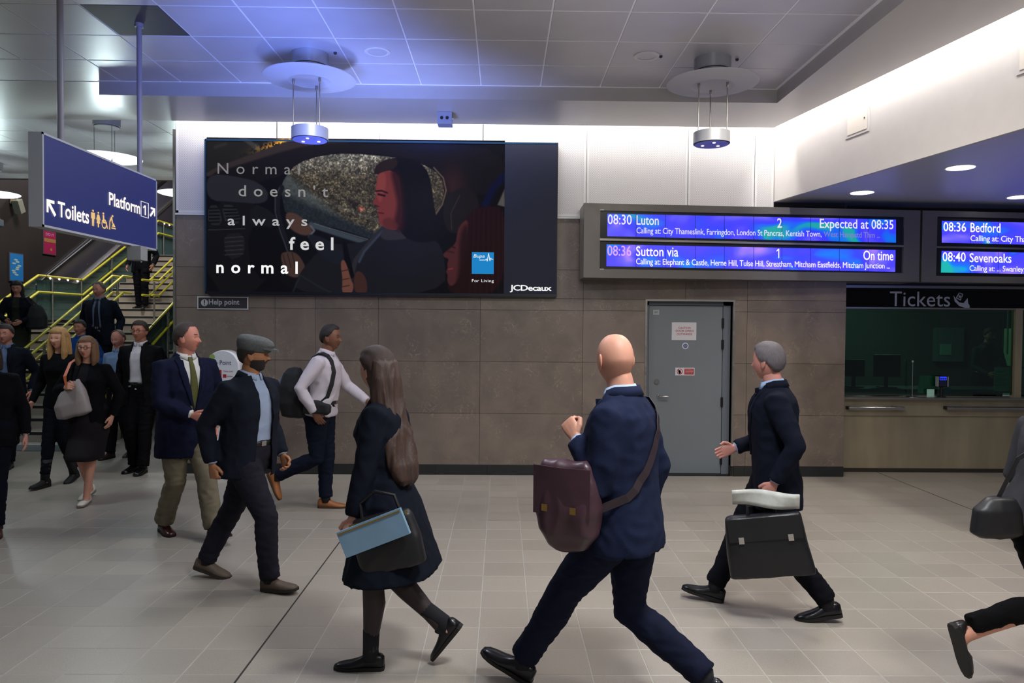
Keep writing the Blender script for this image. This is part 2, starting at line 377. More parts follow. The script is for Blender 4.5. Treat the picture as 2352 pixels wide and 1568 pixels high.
# metal edge trim inside the well
structure('trim_1', MB().box(-4.05, WELLX, WELLY - .02, WELLY - .001, CZ - .004, CZ + .01).box(WELLX - .03, WELLX - .001, -4, WELLY, CZ - .006, CZ + .01), M_TBAR)
# plain ceiling band and lower deck to the left, then the farther tiled ceiling
lb = onZ(150, 274, CZ).y
structure('ceiling_band', MB().prism([(-13, WELLY + .02), (-4.0, WELLY + .02), (-4.0, lb), (-13, lb)], CZ - .001, CZ + .3), M_SOFF)
FZ = 4.36; fe = onZ(30, 410, FZ).y
fceil = structure('ceiling_far', MB().box(-13, -3.95, lb + .001, fe, FZ + .004, FZ + .25), M_TBAR)
i = 0
y = lb + .002
fa = P6 - .01
while y < fe - .05:
    y1 = min(y + .595, fe)
    x = -3.95
    while x > -12.9:
        o = obj('ceiling_tile', MB().box(x - fa, x, y, y1 - .008, FZ, FZ + .02), M_CTILE, fceil); x -= P6
    y += .6
structure('ceiling_bulkhead', MB().box(-13, -3.95, fe, fe + .1, FZ, 7.6), M_DARKW)
structure('ceiling_stairwell', MB().add([(-13, fe, 7.4), (-3, fe, 7.4), (-3, 24, 7.4), (-13, 24, 7.4), (-13, fe, 7.5), (-3, fe, 7.5), (-3, 24, 7.5), (-13, 24, 7.5)], [(0, 1, 2, 3), (4, 7, 6, 5), (0, 4, 5, 1), (1, 5, 6, 2), (2, 6, 7, 3), (3, 7, 4, 0)]), M_DARKW)

# ---- back wall
def wx(px, py=745, y=WALLY): return onY(px, py, y).x
def wz(px, py, y=WALLY): return onY(px, py, y).z
XL = wx(403); XR = wx(1938, 1000)
XC = wx(1779, 400)
dL, dR, dT = wx(1484, 900), wx(1681, 900), wz(1580, 692)
wallb = MB()
for (a, b, c, d) in rect_minus([(XL, XR, 0, 3.30), (XL, XC + .1, 3.30, 4.66)], (dL, dR, -1, dT)):
    wallb.box(a, b, WALLY + .022, WALLY + .24, c, d)
wall = structure('wall_back', wallb, M_JOINT)
zs = [wz(1153, p) for p in (1066, 948, 829, 710)] ; ztop = wz(1153, 500)
zs = [wz(1100, p) for p in (1067, 949, 830, 711, 684, 618)] + [ztop - .004]
xs = [XL] + [wx(p) for p in (397 + 0, 632, 724, 869, 1103, 1339, 1574, 1716)][1:] + [XR]
rnd = random.Random(3)
for j in range(len(zs) - 1):
    for i in range(len(xs) - 1):
        for (a, b, c, d) in rect_minus([(xs[i] + .0018, xs[i + 1] - .0018, zs[j] + .0018, zs[j + 1] - .0018)], (dL - .002, dR + .002, -1, dT + .002)):
            t = WALLY + rnd.uniform(-.0006, .0012)
            obj('stone_slab', MB().box(a - (a + b) / 2, b - (a + b) / 2, 0, .02, c - (c + d) / 2, d - (c + d) / 2), M_STONE, wall).location = ((a + b) / 2, t, (c + d) / 2)
zb = wz(1100, 1067); x = XL
sk = structure('baseboard_back', MB().box(XL, dL - .01, WALLY + .001, WALLY + .02, 0, zb).box(dR + .01, XR, WALLY + .001, WALLY + .02, 0, zb), M_JOINT)
while x < XR - .02:
    for (a, b, c, d) in rect_minus([(x, min(x + .617, XR), .004, zb - .002)], (dL - .03, dR + .03, -1, 3)):
        obj('skirting_tile', MB().box(a + .001, b - .001, WALLY - .012, WALLY + .005, c, d, bev=.001), M_SKIRT, sk)
    x += .617
# white perforated metal panels above the stone
pj = [wx(p, 400) for p in (403.5, 636, 872, 1109, 1347, 1580, 1733, 1778)]
wp = tag(empty('wall_panelling', (0, 0, 0)), kind='structure')
wp = structure('wall_upper', MB().box(XL, XC, WALLY + .012, WALLY + .02, ztop, 4.62), M_TRIMW)
for i in range(7):
    g = .006 if i not in (2,) else .004
    m = MB().box(pj[i] + g, pj[i + 1] - g, WALLY, WALLY + .014, ztop + .022, 4.6)
    p = obj('panel', m, M_PERF, wp)
    e = .026
    fr = MB().box(pj[i] + g, pj[i] + g + e, WALLY - .003, WALLY, ztop + .022, 4.6).box(pj[i + 1] - g - e, pj[i + 1] - g, WALLY - .003, WALLY, ztop + .022, 4.6).box(pj[i] + g, pj[i + 1] - g, WALLY - .003, WALLY, ztop + .022, ztop + .05)
    obj('panel_frame', fr, M_TRIMW, p)
for k in (1, 3): obj('joint_strip', MB().box(pj[k] - .005, pj[k] + .005, WALLY - .001, WALLY + .01, ztop + .5, 4.6), M_JOINT, wp)
structure('trim_2', MB().box(XL - .01, XC, WALLY - .012, WALLY + .004, ztop - .004, ztop + .018), M_TRIMW)
structure('trim_3', MB().box(XL - .022, XL + .004, WALLY - .014, WALLY + .24, 0, SZ), M_STEEL)
structure('ceiling_cove', MB().box(-4.05, 3.6, s0 - .35, WALLY + .26, 4.62, 4.68).box(-4.05, 3.2, s0 - .36, s0 - .33, CZ, 4.66), M_TRIMW)

# ---- angled white wall on the right above the ticket alcove
AZ = wz(1780, 463)
u = V((-.19, 1, 0)).normalized(); nrm = V((-u.y, u.x, 0))
A0 = V((XC, WALLY, 0)); 
def along(t, off=0): return A0 - u * t - nrm * off
aw = MB()
p = [along(-.05), along(9.5), along(9.5, .2), along(-.05, .2)]
aw.prism([(q.x, q.y) for q in p], AZ, 4.68)
structure('wall_right', aw, M_WHITE)
cv = [along(-.1, -.45), along(9.5, -.45), along(9.5, .1), along(-.1, .1)]
structure('ceiling_cove.001', MB().prism([(q.x, q.y) for q in cv], 4.62, 4.68), M_TRIMW)
# access hatches
def hatch(px0, px1, pyt, pyb, label):
    no = nrm; co = A0
    c = onP((px0 + px1) / 2, (pyt + pyb) / 2, co, no); a = onP(px0, pyt, co, no); b = onP(px1, pyt, co, no); lo = onP(px0, pyb, co, no)
    wd = (b - a).length; hh = abs(a.z - lo.z); M = Matrix(((-u.x, -nrm.x, 0, c.x), (-u.y, -nrm.y, 0, c.y), (0, 0, 1, c.z), (0, 0, 0, 1)))
    o = obj('access_hatch', MB().box(-wd / 2, wd / 2, -.005, .004, -hh / 2, hh / 2, bev=.003), M_WHITE)
    o.matrix_world = M; tag(o, label, 'hatch')
    fw = .03; rim = MB().box(-wd / 2 + fw, wd / 2 - fw, -.008, -.004, -hh / 2 + fw, hh / 2 - fw, bev=.002); obj('hatch_door', rim, mat('hatch_paint', (222, 214, 204), .5), o)
    obj('lock', MB().tube([(wd / 2 - .06, -.012, 0), (wd / 2 - .06, -.006, 0)], .008, 10), M_BLACK, o)
hatch(1944, 1995, 245, 310, 'small square white access hatch on the slanted wall above the two downlights')
hatch(2338, 2420, 78, 157, 'white access hatch cut by the right edge, on the slanted wall')
# alcove: ceiling, dark fascia behind, right side
structure('ceiling_alcove', MB().prism([(XC, WALLY + .02), (along(0, .02).x, along(0, .02).y), (along(9.5, .02).x, along(9.5, .02).y), (9.5, along(9.5).y), (9.5, 9.5), (XC, 9.5)], AZ - .004, AZ + .1), mat('alcove_ceiling_paint', (176, 178, 186), .38))
TY = 9.12
structure('wall_alcove', MB().box(XC - .02, 9.5, TY + .02, TY + .2, wz(2000, 655, TY), AZ), M_DARKW)
structure('wall_pier', MB().box(XR - .03, XR, WALLY + .02, TY + .05, 0, AZ), M_DARKW)
# left and far walls of the escalator hall
WX = onY(110, 634, 15.4).x - .64
structure('wall_left', MB().box(WX - .2, WX, 11.3, 24, -.1, 7.5).box(-13, WX - .2, 11.3, 11.5, -.1, FZ), M_DARKW)
structure('wall_far', MB().box(-11.5, -3.8, 23.6, 23.8, 0, 7.5), M_DARKW)
structure('wall_stair_side', MB().box(XL, XL + .2, WALLY + .24, 23.6, 0, 7.5), M_DARKW)

# ---- door
door = empty('door_1', (0, 0, 0), kind='structure')
DY = WALLY + .12
m_frame = mat('door_frame_paint', (98, 104, 113), .45); m_door = mat('door_paint', (112, 118, 123), .42, var=.015, vscale=2)
tr = MB(); e = .022
tr.box(dL - e, dL, WALLY - .010, WALLY + .13, 0, dT + e).box(dR, dR + e, WALLY - .010, WALLY + .13, zb, dT + e).box(dL, dR, WALLY - .010, WALLY + .13, dT, dT + e)
obj('frame_trim', tr, M_STEEL, door)
fx = .055
f = MB().box(dL, dL + .04, DY - .03, DY + .06, 0, dT).box(dR - fx - .035, dR - .001, DY - .03, DY + .06, 0, dT).box(dL, dR, DY - .03, DY + .06, dT - .045, dT)
obj('door_frame', f, m_frame, door)
sx0, sx1, sz1 = dL + .045, dR - fx - .04, dT - .05
slab = obj('door_leaf', MB().box(sx0, sx1, DY - .022, DY + .03, .012, sz1, bev=.002), m_door, door)
obj('threshold', MB().box(dL, dR, WALLY, DY + .05, 0, .01), M_BLACK, door)
obj('void_panel', MB().box(dL, dR, DY + .065, DY + .08, 0, dT), M_BLACK, door)
F = DY - .022
hz = wz(1520, 909, F); hx = wx(1512, 909, F)
h = MB().tube([(hx, F, hz), (hx, F - .05, hz), (hx + .015, F - .062, hz), (hx + .11, F - .062, hz)], .010, 10)
obj('door_handle', h.tube([(hx, F - .008, hz), (hx, F, hz)], .025, 20), M_CHROME, slab, smooth=True)
kx, kz = wx(1508, 876, F), wz(1508, 876, F)
obj('door_lock', MB().tube([(kx, F - .016, kz), (kx, F, kz)], .032, 20).tube([(kx, F - .024, kz), (kx, F - .016, kz)], .013, 12), M_CHROME, slab, smooth=True)
for py in (742, 791, 923, 1055):
    z = wz(1658, py, F)
    obj('hinge', MB().box(sx1 - .012, sx1 + .014, F - .022, F + .004, z - .055, z + .055, bev=.003).tube([(sx1, F - .018, z - .06), (sx1, F - .018, z + .06)], .011, 10), M_BLACK, door)
# signs stuck on the door: flat print
def plate(name, label, px0, py0, px1, py1, Y, m, cat='sign', th=.004, bev=.001):
    a = onY(px0, py0, Y); b = onY(px1, py1, Y)
    o = obj(name, MB().box(a.x, b.x, Y - th, Y - .0004, b.z, a.z, bev=bev), m); tag(o, label, cat); return o
def yq(px0, pyt, px1, pyb, Y, off=.0):       # upright quad on plane Y with a level baseline
    a = onY(px0, pyt, Y); b = onY(px1, pyb, Y)
    return quadmap(V((a.x, Y - off, b.z)), V((b.x, Y - off, b.z)), V((a.x, Y - off, a.z)), .0006)
m_paper = mat('white_sign_face', (205, 200, 205), .4); m_redink = mat('red_ink', (165, 40, 45), .5); m_blueink = mat('blue_sign_face', (40, 80, 135), .45)
s1 = plate('warning_sign', 'white sign with red capitals high on the grey door', 1543, 740, 1599, 781, F, m_paper)
t = MB()
for i, (txt, a, b) in enumerate([('CAUTION', 1558, 1586), ('DOOR OPENS', 1552, 1593), ('OUTWARDS', 1554, 1590)]):
    y0 = 750 + i * 7.2; add_text(t, txt, yq(a, y0, b, y0 + 5, F, .0045), bold=.012)
obj('lettering', t, m_redink, s1)
c = onY(1574, 794, F); s2 = obj('round_sign', MB().tube([(c.x, F - .004, c.z), (c.x, F - .0004, c.z)], .039, 28), m_paper); tag(s2, 'round blue and white sticker in the middle of the grey door', 'sign')
obj('blue_disc', MB().tube([(c.x, F - .0055, c.z), (c.x, F - .0042, c.z)], .027, 24), m_blueink, s2)
t = MB(); add_text(t, 'FIRE DOOR', yq(1570, 791.5, 1578, 793.5, F, .006)); add_text(t, 'KEEP SHUT', yq(1570, 794.5, 1578, 796.5, F, .006)); obj('lettering', t, m_paper, s2)
s3 = plate('warning_sign', 'red and white no-entry sign half-way down the grey door', 1551, 844, 1595, 862, F, m_paper)
q = yq(1551, 844, 1595, 862, F, .0045)
t = MB(); add_poly(t, [(.47, .12), (.96, .12), (.96, .88), (.47, .88)], q); add_disc(t, (.23, .5), .155, .38, q, r0=.78)
d_ = .05; add_poly(t, [(.12, .72), (.16, .8), (.34, .28), (.30, .2)], q); obj('red_print', t, m_redink, s3)
t = MB(); add_disc(t, (.22, .5), .07, .2, q, 12); add_poly(t, [(.17, .45), (.27, .45), (.25, .2), (.19, .2)], q); obj('hand_symbol', t, M_BLACK, s3)
t = MB()
for i, tx in enumerate(('No admittance', 'Authorised', 'persons only')): add_text(t, tx, lambda a, b, i=i: q(.52 + a * .38, .66 - i * .2 + b * .13) + V((0, -.0006, 0)))
obj('lettering', t, m_paper, s3)
s4 = plate('number_plate', 'tiny pale label in the top left corner of the grey door', 1500, 711, 1514, 723, F, mat('pale_label', (160, 163, 165), .5))
t = MB(); add_text(t, '007', yq(1503, 715, 1511, 719, F, .0045)); obj('lettering', t, M_BLACK, s4)
# ================================================================== THINGS
# ---- wide advertising screen
BY = WALLY - .075
def bq(px0, pyt, px1, pyb, off=.0): return yq(px0, pyt, px1, pyb, BY, off)
a = onY(471, 320, BY); b = onY(1279, 678, BY)
bb = obj('advertising_screen', MB().box(a.x, b.x, BY + .004, WALLY - .002, b.z, a.z, bev=.004), mat('screen_case', (10, 14, 26), .35))
tag(bb, 'huge dark advertising screen showing a man at a car wheel, on the back wall', 'screen')
obj('frame', MB().box(a.x, b.x, BY - .006, BY + .006, a.z - .014, a.z + .006).box(a.x - .006, a.x + .012, BY - .006, BY + .006, b.z, a.z), mat('screen_edge', (20, 50, 75), .3), bb)
sp = onY(1160, 322, BY).x
obj('side_panel', MB().box(sp, b.x - .008, BY - .004, BY + .004, b.z + .016, a.z - .014), mat('screen_side_panel', (40, 42, 56), .5, spec=.15), bb)
obj('bottom_rail', MB().box(a.x, b.x, BY - .008, WALLY - .002, b.z - .02, b.z + .014), mat('screen_case', (10, 14, 26), .35), bb)
def paint_ad(W_, H_):
    U, Vv = np.meshgrid((np.arange(W_) + .5) * 688 / W_, (np.arange(H_) + .5) * 350 / H_)
    X = (U + 72) * 2.502; Y = (Vv + 42) * 2.502                     # zoomed drawing coordinates
    rs = np.random.RandomState(5)
    img = np.zeros((H_, W_, 3)) + np.array([9, 8, 11.])
    def nz(s, seed):
        r = np.random.RandomState(seed); g = r.rand(int(H_ / s) + 3, int(W_ / s) + 3)
        yy = np.arange(H_) / s; xx = np.arange(W_) / s; y0 = yy.astype(int); x0 = xx.astype(int); fy = (yy - y0)[:, None]; fx = (xx - x0)[None]
        fy = fy * fy * (3 - 2 * fy); fx = fx * fx * (3 - 2 * fx)
        return (g[y0][:, x0] * (1 - fy) + g[y0 + 1][:, x0] * fy) * (1 - fx) + (g[y0][:, x0 + 1] * (1 - fy) + g[y0 + 1][:, x0 + 1] * fy) * fx
    def sdf(P):
        d = np.full(X.shape, 1e9); ins = np.zeros(X.shape, bool); n = len(P)
        for i in range(n):
            x1, y1 = P[i]; x2, y2 = P[(i + 1) % n]; ex, ey = x2 - x1, y2 - y1
            t = np.clip(((X - x1) * ex + (Y - y1) * ey) / (ex * ex + ey * ey + 1e-9), 0, 1)
            d = np.minimum(d, np.hypot(X - x1 - t * ex, Y - y1 - t * ey))
            c = ((y1 > Y) != (y2 > Y)) & (X < (x2 - x1) * (Y - y1) / (y2 - y1 + 1e-9) + x1); ins ^= c
        return np.where(ins, -d, d)
    def smooth(P, k=3):
        P = [np.array(p, float) for p in P]
        for _ in range(k):
            Q = []
            for i in range(len(P)): a_, b_ = P[i], P[(i + 1) % len(P)]; Q += [a_ * .75 + b_ * .25, a_ * .25 + b_ * .75]
            P = Q
        return P
    def fill(P, col, soft=3, k=2, op=1, tex=0):
        m = np.clip(.5 - sdf(smooth(P, k)) / soft, 0, 1)[..., None] * op
        c = np.array(col, float) if not callable(col) else col()
        if tex: c = c * (1 + tex * (nz(7, 3)[..., None] - .5))
        img[:] = img * (1 - m) + c * m
    def line(P, wd, col, soft=3, op=1):
        P = [tuple(map(float, p)) for p in P]; d = np.full(X.shape, 1e9)
        for (x1, y1), (x2, y2) in zip(P, P[1:]):
            ex, ey = x2 - x1, y2 - y1; t = np.clip(((X - x1) * ex + (Y - y1) * ey) / (ex * ex + ey * ey), 0, 1); d = np.minimum(d, np.hypot(X - x1 - t * ex, Y - y1 - t * ey))
        m = np.clip((wd / 2 - d) / soft + .5, 0, 1)[..., None] * op; img[:] = img * (1 - m) + np.array(col, float) * m
    # windscreen with bokeh, roof lining
    fill([(180, 100), (720, 100), (180, 300)], (26, 26, 24), 8, 0)
    line([(380, 100), (470, 160)], 26, (70, 70, 66), 10, .6); line([(290, 140), (230, 160)], 16, (45, 42, 36), 10, .8)
    n = nz(2.2, 11); bk = np.exp(-(((X - 590) / 110) ** 2 + ((Y - 145 + (X - 590) * .25) / 28) ** 2)) * (n > .45); img += bk[..., None] * np.array([190, 120, 25.])
    bk = np.exp(-(((X - 640) / 50) ** 2 + ((Y - 122) / 14) ** 2)); img += bk[..., None] * np.array([215, 140, 10.])
    fill([(170, 300), (430, 200), (720, 95), (1000, 95), (1000, 170), (760, 200), (640, 270), (560, 340), (170, 330)], (46, 38, 38), 8, 1)
    fill([(170, 320), (430, 240), (680, 160), (900, 125), (1500, 120), (1900, 160), (1900, 400), (1600, 420), (1560, 330), (1480, 250), (1250, 195), (1000, 178), (760, 215), (600, 330), (170, 420)], (17, 14, 17), 14, 1)
    img += (np.exp(-(((X - 1500) / 260) ** 2 + ((Y - 130) / 60) ** 2)))[..., None] * np.array([2, 6, 34.])
    img += (np.exp(-(((X - 1600) / 70) ** 2 + ((Y - 360) / 110) ** 2)))[..., None] * np.array([26, 10, 8.])
    # side window full of rain
    def win():
        g = np.zeros(img.shape); base = np.array([80, 72, 58.]); r = nz(2.0, 21); r2 = nz(1.3, 22); st = nz(9, 23)
        k = np.clip((330 - Y) / 160, 0, 1)[..., None]
        c = base * (1 - k) + np.array([150, 148, 140.]) * k
        c = c * (.45 + .9 * r[..., None] * r2[..., None] * 1.6) * (.7 + .6 * st[..., None])
        dg = np.clip(((Y - 300) - (X - 640) * .80) / 60 + .5, 0, 1)[..., None]                 # the wiped lower left
        fog = np.array([52, 56, 56.]) * (.85 + .3 * r[..., None]) * np.clip(1.25 - np.abs((Y - 330) - (X - 640) * .80)[..., None] / 420, .35, 1.3)
        c = c * (1 - dg) + fog * dg
        dd = np.clip(((Y - 450) - (X - 700) * .40) / 40 + .5, 0, 1)[..., None]; c = c * (1 - dd) + np.array([27, 32, 36.]) * (.8 + .5 * r[..., None]) * dd
        rim = np.clip(((Y - 400) - (X - 700) * .36), -20, 20); c += np.exp(-(rim / 12) ** 2)[..., None] * np.array([16, 18, 20.]) * (X > 760)[..., None]
        c += (np.exp(-(((X - 1072) / 16) ** 2 + ((Y - 500) / 14) ** 2)))[..., None] * np.array([90, 20, 20.])
        return c
    fill([(606, 400), (625, 330), (700, 245), (840, 200), (1000, 186), (1250, 203), (1400, 232), (1500, 280), (1545, 340), (1552, 420), (1510, 520), (1400, 640), (1190, 690), (900, 600), (640, 560)], win, 4, 1)
    line([(1490, 262), (1545, 320), (1562, 390), (1540, 470), (1500, 530)], 9, (84, 70, 62), 5)
    # door sill, wing of the seat
    fill([(560, 560), (760, 590), (940, 640), (1200, 720), (1200, 990), (560, 990)], (11, 11, 14), 8, 1)
    line([(780, 592), (930, 640), (1110, 692)], 30, (54, 62, 70), 10); line([(800, 585), (940, 625), (1110, 672)], 5, (90, 96, 104), 5, .8)
    # dashboard, vents, console
    fill([(180, 310), (330, 320), (470, 350), (540, 410), (520, 480), (330, 470), (180, 460)], (34, 35, 40), 8, 2)
    fill([(180, 460), (520, 480), (560, 620), (520, 990), (180, 990)], (15, 15, 17), 8, 1)
    for (p, q_) in (((250, 490), (330, 600)), ((275, 485), (355, 590))): pass
    fill([(188, 490), (250, 486), (275, 600), (188, 600)], (32, 33, 36), 4, 1); fill([(262, 482), (345, 486), (385, 585), (292, 602)], (34, 35, 38), 4, 1)
    for i in range(5):
        line([(196, 508 + i * 19), (252, 506 + i * 19)], 8, (8, 8, 9)); line([(276 + i * 6, 502 + i * 19), (344 + i * 8, 502 + i * 17)], 8, (8, 8, 9))
    line([(190, 628), (400, 618)], 4, (46, 46, 50)); fill([(270, 650), (400, 640), (400, 770), (300, 800)], (24, 24, 26), 4, 1)
    for i in range(5): line([(285, 672 + i * 24), (388, 664 + i * 24)], 7, (40, 40, 42), 3)
    fill([(440, 470), (560, 520), (600, 600), (420, 620)], (19, 20, 23), 6, 1)
    # steering wheel
    for k, wd, c in ((0, 34, (20, 21, 25)), (-10, 5, (46, 50, 56))):
        line([(610 + k, 385), (585 + k, 440), (585 + k, 520), (610 + k, 620), (640 + k, 700), (668 + k, 780)], wd, c, 4)
    fill([(410, 610), (560, 600), (640, 720), (640, 900), (440, 900)], (9, 9, 11), 8, 1)
    # hands of the driver
    fill([(640, 520), (700, 530), (760, 580), (800, 640), (740, 660), (660, 620), (632, 560)], (70, 50, 44), 10, 2)
    line([(780, 600), (800, 625), (770, 660)], 12, (78, 80, 86), 6)
    fill([(600, 760), (640, 745), (700, 750), (748, 820), (750, 870), (690, 900), (630, 870)], (62, 45, 40), 8, 2)
    for i in range(3): line([(620 + i * 26, 765 - i * 6), (640 + i * 26, 835)], 5, (36, 25, 22), 5)
    # suit
    fill([(700, 880), (860, 700), (1000, 700), (1120, 680), (1200, 600), (1330, 600), (1500, 660), (1560, 760), (1560, 990), (680, 990)], (21, 21, 26), 6, 2)
    fill([(740, 640), (850, 660), (980, 740), (960, 830), (840, 780)], (22, 24, 32), 8, 2)
    line([(1200, 605), (1120, 690), (1040, 790), (1010, 900)], 26, (36, 36, 40), 6); line([(1195, 625), (1090, 740), (1060, 800)], 14, (46, 52, 66), 6)
    fill([(1190, 610), (1300, 560), (1430, 640), (1330, 670), (1180, 680)], (40, 38, 44), 8, 2)
    # head
    fill([(1140, 295), (1160, 250), (1215, 218), (1300, 204), (1400, 222), (1462, 290), (1482, 400), (1500, 520), (1540, 690), (1290, 680), (1280, 420), (1170, 300)], (10, 8, 10), 6, 2)
    fill([(1168, 292), (1225, 275), (1285, 300), (1300, 380), (1312, 560), (1290, 620), (1222, 612), (1186, 590), (1170, 575), (1176, 548), (1164, 528), (1168, 506), (1163, 486), (1140, 472), (1138, 460), (1158, 425), (1152, 398), (1160, 350)], (104, 44, 43), 4, 1)
    fill([(1168, 296), (1210, 284), (1215, 360), (1200, 420), (1180, 470), (1160, 430), (1156, 380)], (128, 58, 55), 12, 2, .7)
    fill([(1235, 270), (1310, 300), (1330, 560), (1312, 640), (1250, 600), (1285, 480), (1262, 380)], (36, 14, 17), 26, 2, .85)
    fill([(1190, 560), (1240, 540), (1300, 600), (1240, 620), (1200, 600)], (78, 32, 33), 14, 2, .8)
    line([(1158, 398), (1190, 396), (1222, 408)], 9, (36, 14, 14), 5); line([(1170, 416), (1206, 424)], 11, (26, 8, 9), 6); line([(1150, 478), (1172, 486)], 6, (52, 16, 18), 4); line([(1172, 520), (1200, 524)], 6, (60, 14, 18), 4)
    fill([(1140, 290), (1165, 240), (1240, 210), (1290, 225), (1262, 275), (1205, 285), (1160, 305)], (34, 22, 20), 6, 2)
    # headrest and the girl
    fill([(1540, 480), (1590, 400), (1660, 368), (1730, 390), (1760, 480), (1720, 560), (1640, 640), (1560, 620)], (22, 19, 19), 8, 2); line([(1596, 610), (1590, 520), (1640, 420)], 6, (44, 36, 32), 6)
    line([(1790, 470), (1830, 380), (1890, 310)], 40, (8, 12, 44), 24); fill([(1860, 470), (1900, 380), (1905, 480)], (78, 74, 70), 8, 0)
    fill([(1560, 985), (1600, 860), (1640, 620), (1700, 500), (1800, 476), (1910, 484), (1910, 990)], (28, 11, 14), 10, 2)
    fill([(1690, 545), (1640, 590), (1626, 640), (1620, 690), (1572, 730), (1545, 752), (1552, 770), (1580, 778), (1570, 806), (1574, 832), (1562, 850), (1575, 872), (1570, 905), (1592, 940), (1640, 900), (1672, 760), (1690, 640)], (66, 32, 33), 8, 1); fill([(1640, 640), (1690, 560), (1700, 760), (1660, 960), (1600, 985), (1640, 860)], (28, 12, 14), 26, 2, .9)
    line([(1572, 734), (1606, 742)], 10, (48, 22, 22), 6); line([(1580, 838), (1602, 834)], 7, (120, 40, 46), 5); line([(1588, 706), (1616, 716)], 7, (30, 12, 12), 5)
    for i in range(14): line([(1712 + i * 14, 500 + (i % 3) * 5), (1705 + i * 15, 700), (1680 + i * 17, 985)], 4, (46, 17, 20) if i % 2 else (20, 8, 10), 6, .55)
    # phone and hand in front
    fill([(962, 690), (985, 684), (1032, 880), (1018, 900), (975, 800)], (7, 7, 9), 4, 0)
    fill([(950, 800), (975, 785), (1000, 850), (1010, 900), (1030, 930), (1020, 985), (958, 985), (965, 900)], (96, 60, 50), 6, 2); fill([(1030, 860), (1070, 850), (1105, 900), (1110, 985), (1030, 985)], (56, 34, 30), 8, 2)
    for y_ in (845, 895, 935): line([(962, y_ + 8), (1002, y_)], 5, (46, 26, 22), 5)
    line([(672, 985), (720, 880), (840, 950), (920, 985)], 8, (30, 36, 34), 8, .8)
    img[:] = np.clip(img, 0, 255); return img[::-1]
W_, H_ = 430, 219
im = paint_ad(W_, H_) / 255.0
im = np.where(im <= .04045, im / 12.92, ((im + .055) / 1.055) ** 2.4)
p00 = onY(475, 671, BY); p11 = onY(1160, 323, BY)
gx = np.linspace(p00.x, p11.x, W_ + 1); gz = np.linspace(p00.z, p11.z, H_ + 1)
vv = np.zeros(((W_ + 1) * (H_ + 1), 3)); vv[:, 0] = np.tile(gx, H_ + 1); vv[:, 2] = np.repeat(gz, W_ + 1); vv[:, 1] = BY
ii = (np.arange(H_)[:, None] * (W_ + 1) + np.arange(W_)[None]).ravel()
ff = np.stack([ii, ii + 1, ii + W_ + 2, ii + W_ + 1], 1)
me = bpy.data.meshes.new('picture'); me.vertices.add(len(vv)); me.vertices.foreach_set('co', vv.ravel()); me.loops.add(ff.size); me.loops.foreach_set('vertex_index', ff.ravel().astype(np.int32))
me.polygons.add(len(ff)); me.polygons.foreach_set('loop_start', (np.arange(len(ff)) * 4).astype(np.int32)); me.update()
ca = me.color_attributes.new('pic', 'FLOAT_COLOR', 'CORNER'); arr = np.ones((len(ff), 4, 4), np.float32); arr[:, :, :3] = im.reshape(-1, 3)[:, None]; ca.data.foreach_set('color', arr.ravel())
m = bpy.data.materials.new('lit_picture'); m.use_nodes = True; nt = m.node_tree; b_ = nt.nodes['Principled BSDF']; at = nt.nodes.new('ShaderNodeAttribute'); at.attribute_name = 'pic'
b_.inputs['Base Color'].default_value = (.004, .004, .005, 1); b_.inputs['Roughness'].default_value = .3; b_.inputs['Specular IOR Level'].default_value = .04; nt.links.new(at.outputs['Color'], b_.inputs['Emission Color']); b_.inputs['Emission Strength'].default_value = .95
me.materials.append(m); link('picture', me, bb)
g_w = [glow('screen_text_%d' % i, c, 1) for i, c in enumerate([(128, 128, 130), (140, 140, 140), (178, 178, 180), (212, 212, 212), (250, 250, 250)])]
for i, (txt, x0, x1, yt, yb, sp_, bo) in enumerate([('Normal', 500, 689, 374, 401, 1.75, .0), ("doesn't", 548, 754, 424, 453, 1.7, .008), ('always', 523, 706, 495, 526, 1.75, .012), ('feel', 664, 766, 544, 575, 1.6, .02), ('normal', 497, 684, 599, 629, 1.75, .022)]):
    t = MB(); add_text(t, txt, bq(x0, yt, x1, yb, .002), sp_, bo); obj('lettering', t, g_w[i], bb)
t = MB(); q = bq(1084, 579, 1134, 629, .002); add_poly(t, [(0, 0), (1, 0), (1, 1), (0, 1)], q); lg = obj('logo_square', t, glow('logo_blue', (30, 130, 196)), bb)
t = MB(); q2 = bq(1084, 579, 1134, 629, .003); add_text(t, 'Bupa', lambda a_, b_: q2(.06 + a_ * .50 + b_ * .05, .70 + b_ * .20))
pl = [(.34, .64), (.62, .64), (.66, .70), (.70, .58), (.76, .96), (.82, .60), (.86, .74), (.90, .68), (.97, .68)]
for (x0, y0), (x1, y1) in zip(pl, pl[1:]):
    dx, dy = x1 - x0, y1 - y0; l = math.hypot(dx, dy); nx, ny = -dy / l * .013, dx / l * .013; add_poly(t, [(x0 - nx, y0 - ny), (x1 - nx, y1 - ny), (x1 + nx, y1 + ny), (x0 + nx, y0 + ny)], q2)
obj('logo_lettering', t, g_w[4], bb)
t = MB(); add_text(t, 'For Living', bq(1084, 641, 1134, 650, .002), 1.1); add_text(t, 'JCDecaux', bq(1171, 654, 1267, 672, .006), .92, .02); obj('lettering', t, g_w[4], bb)

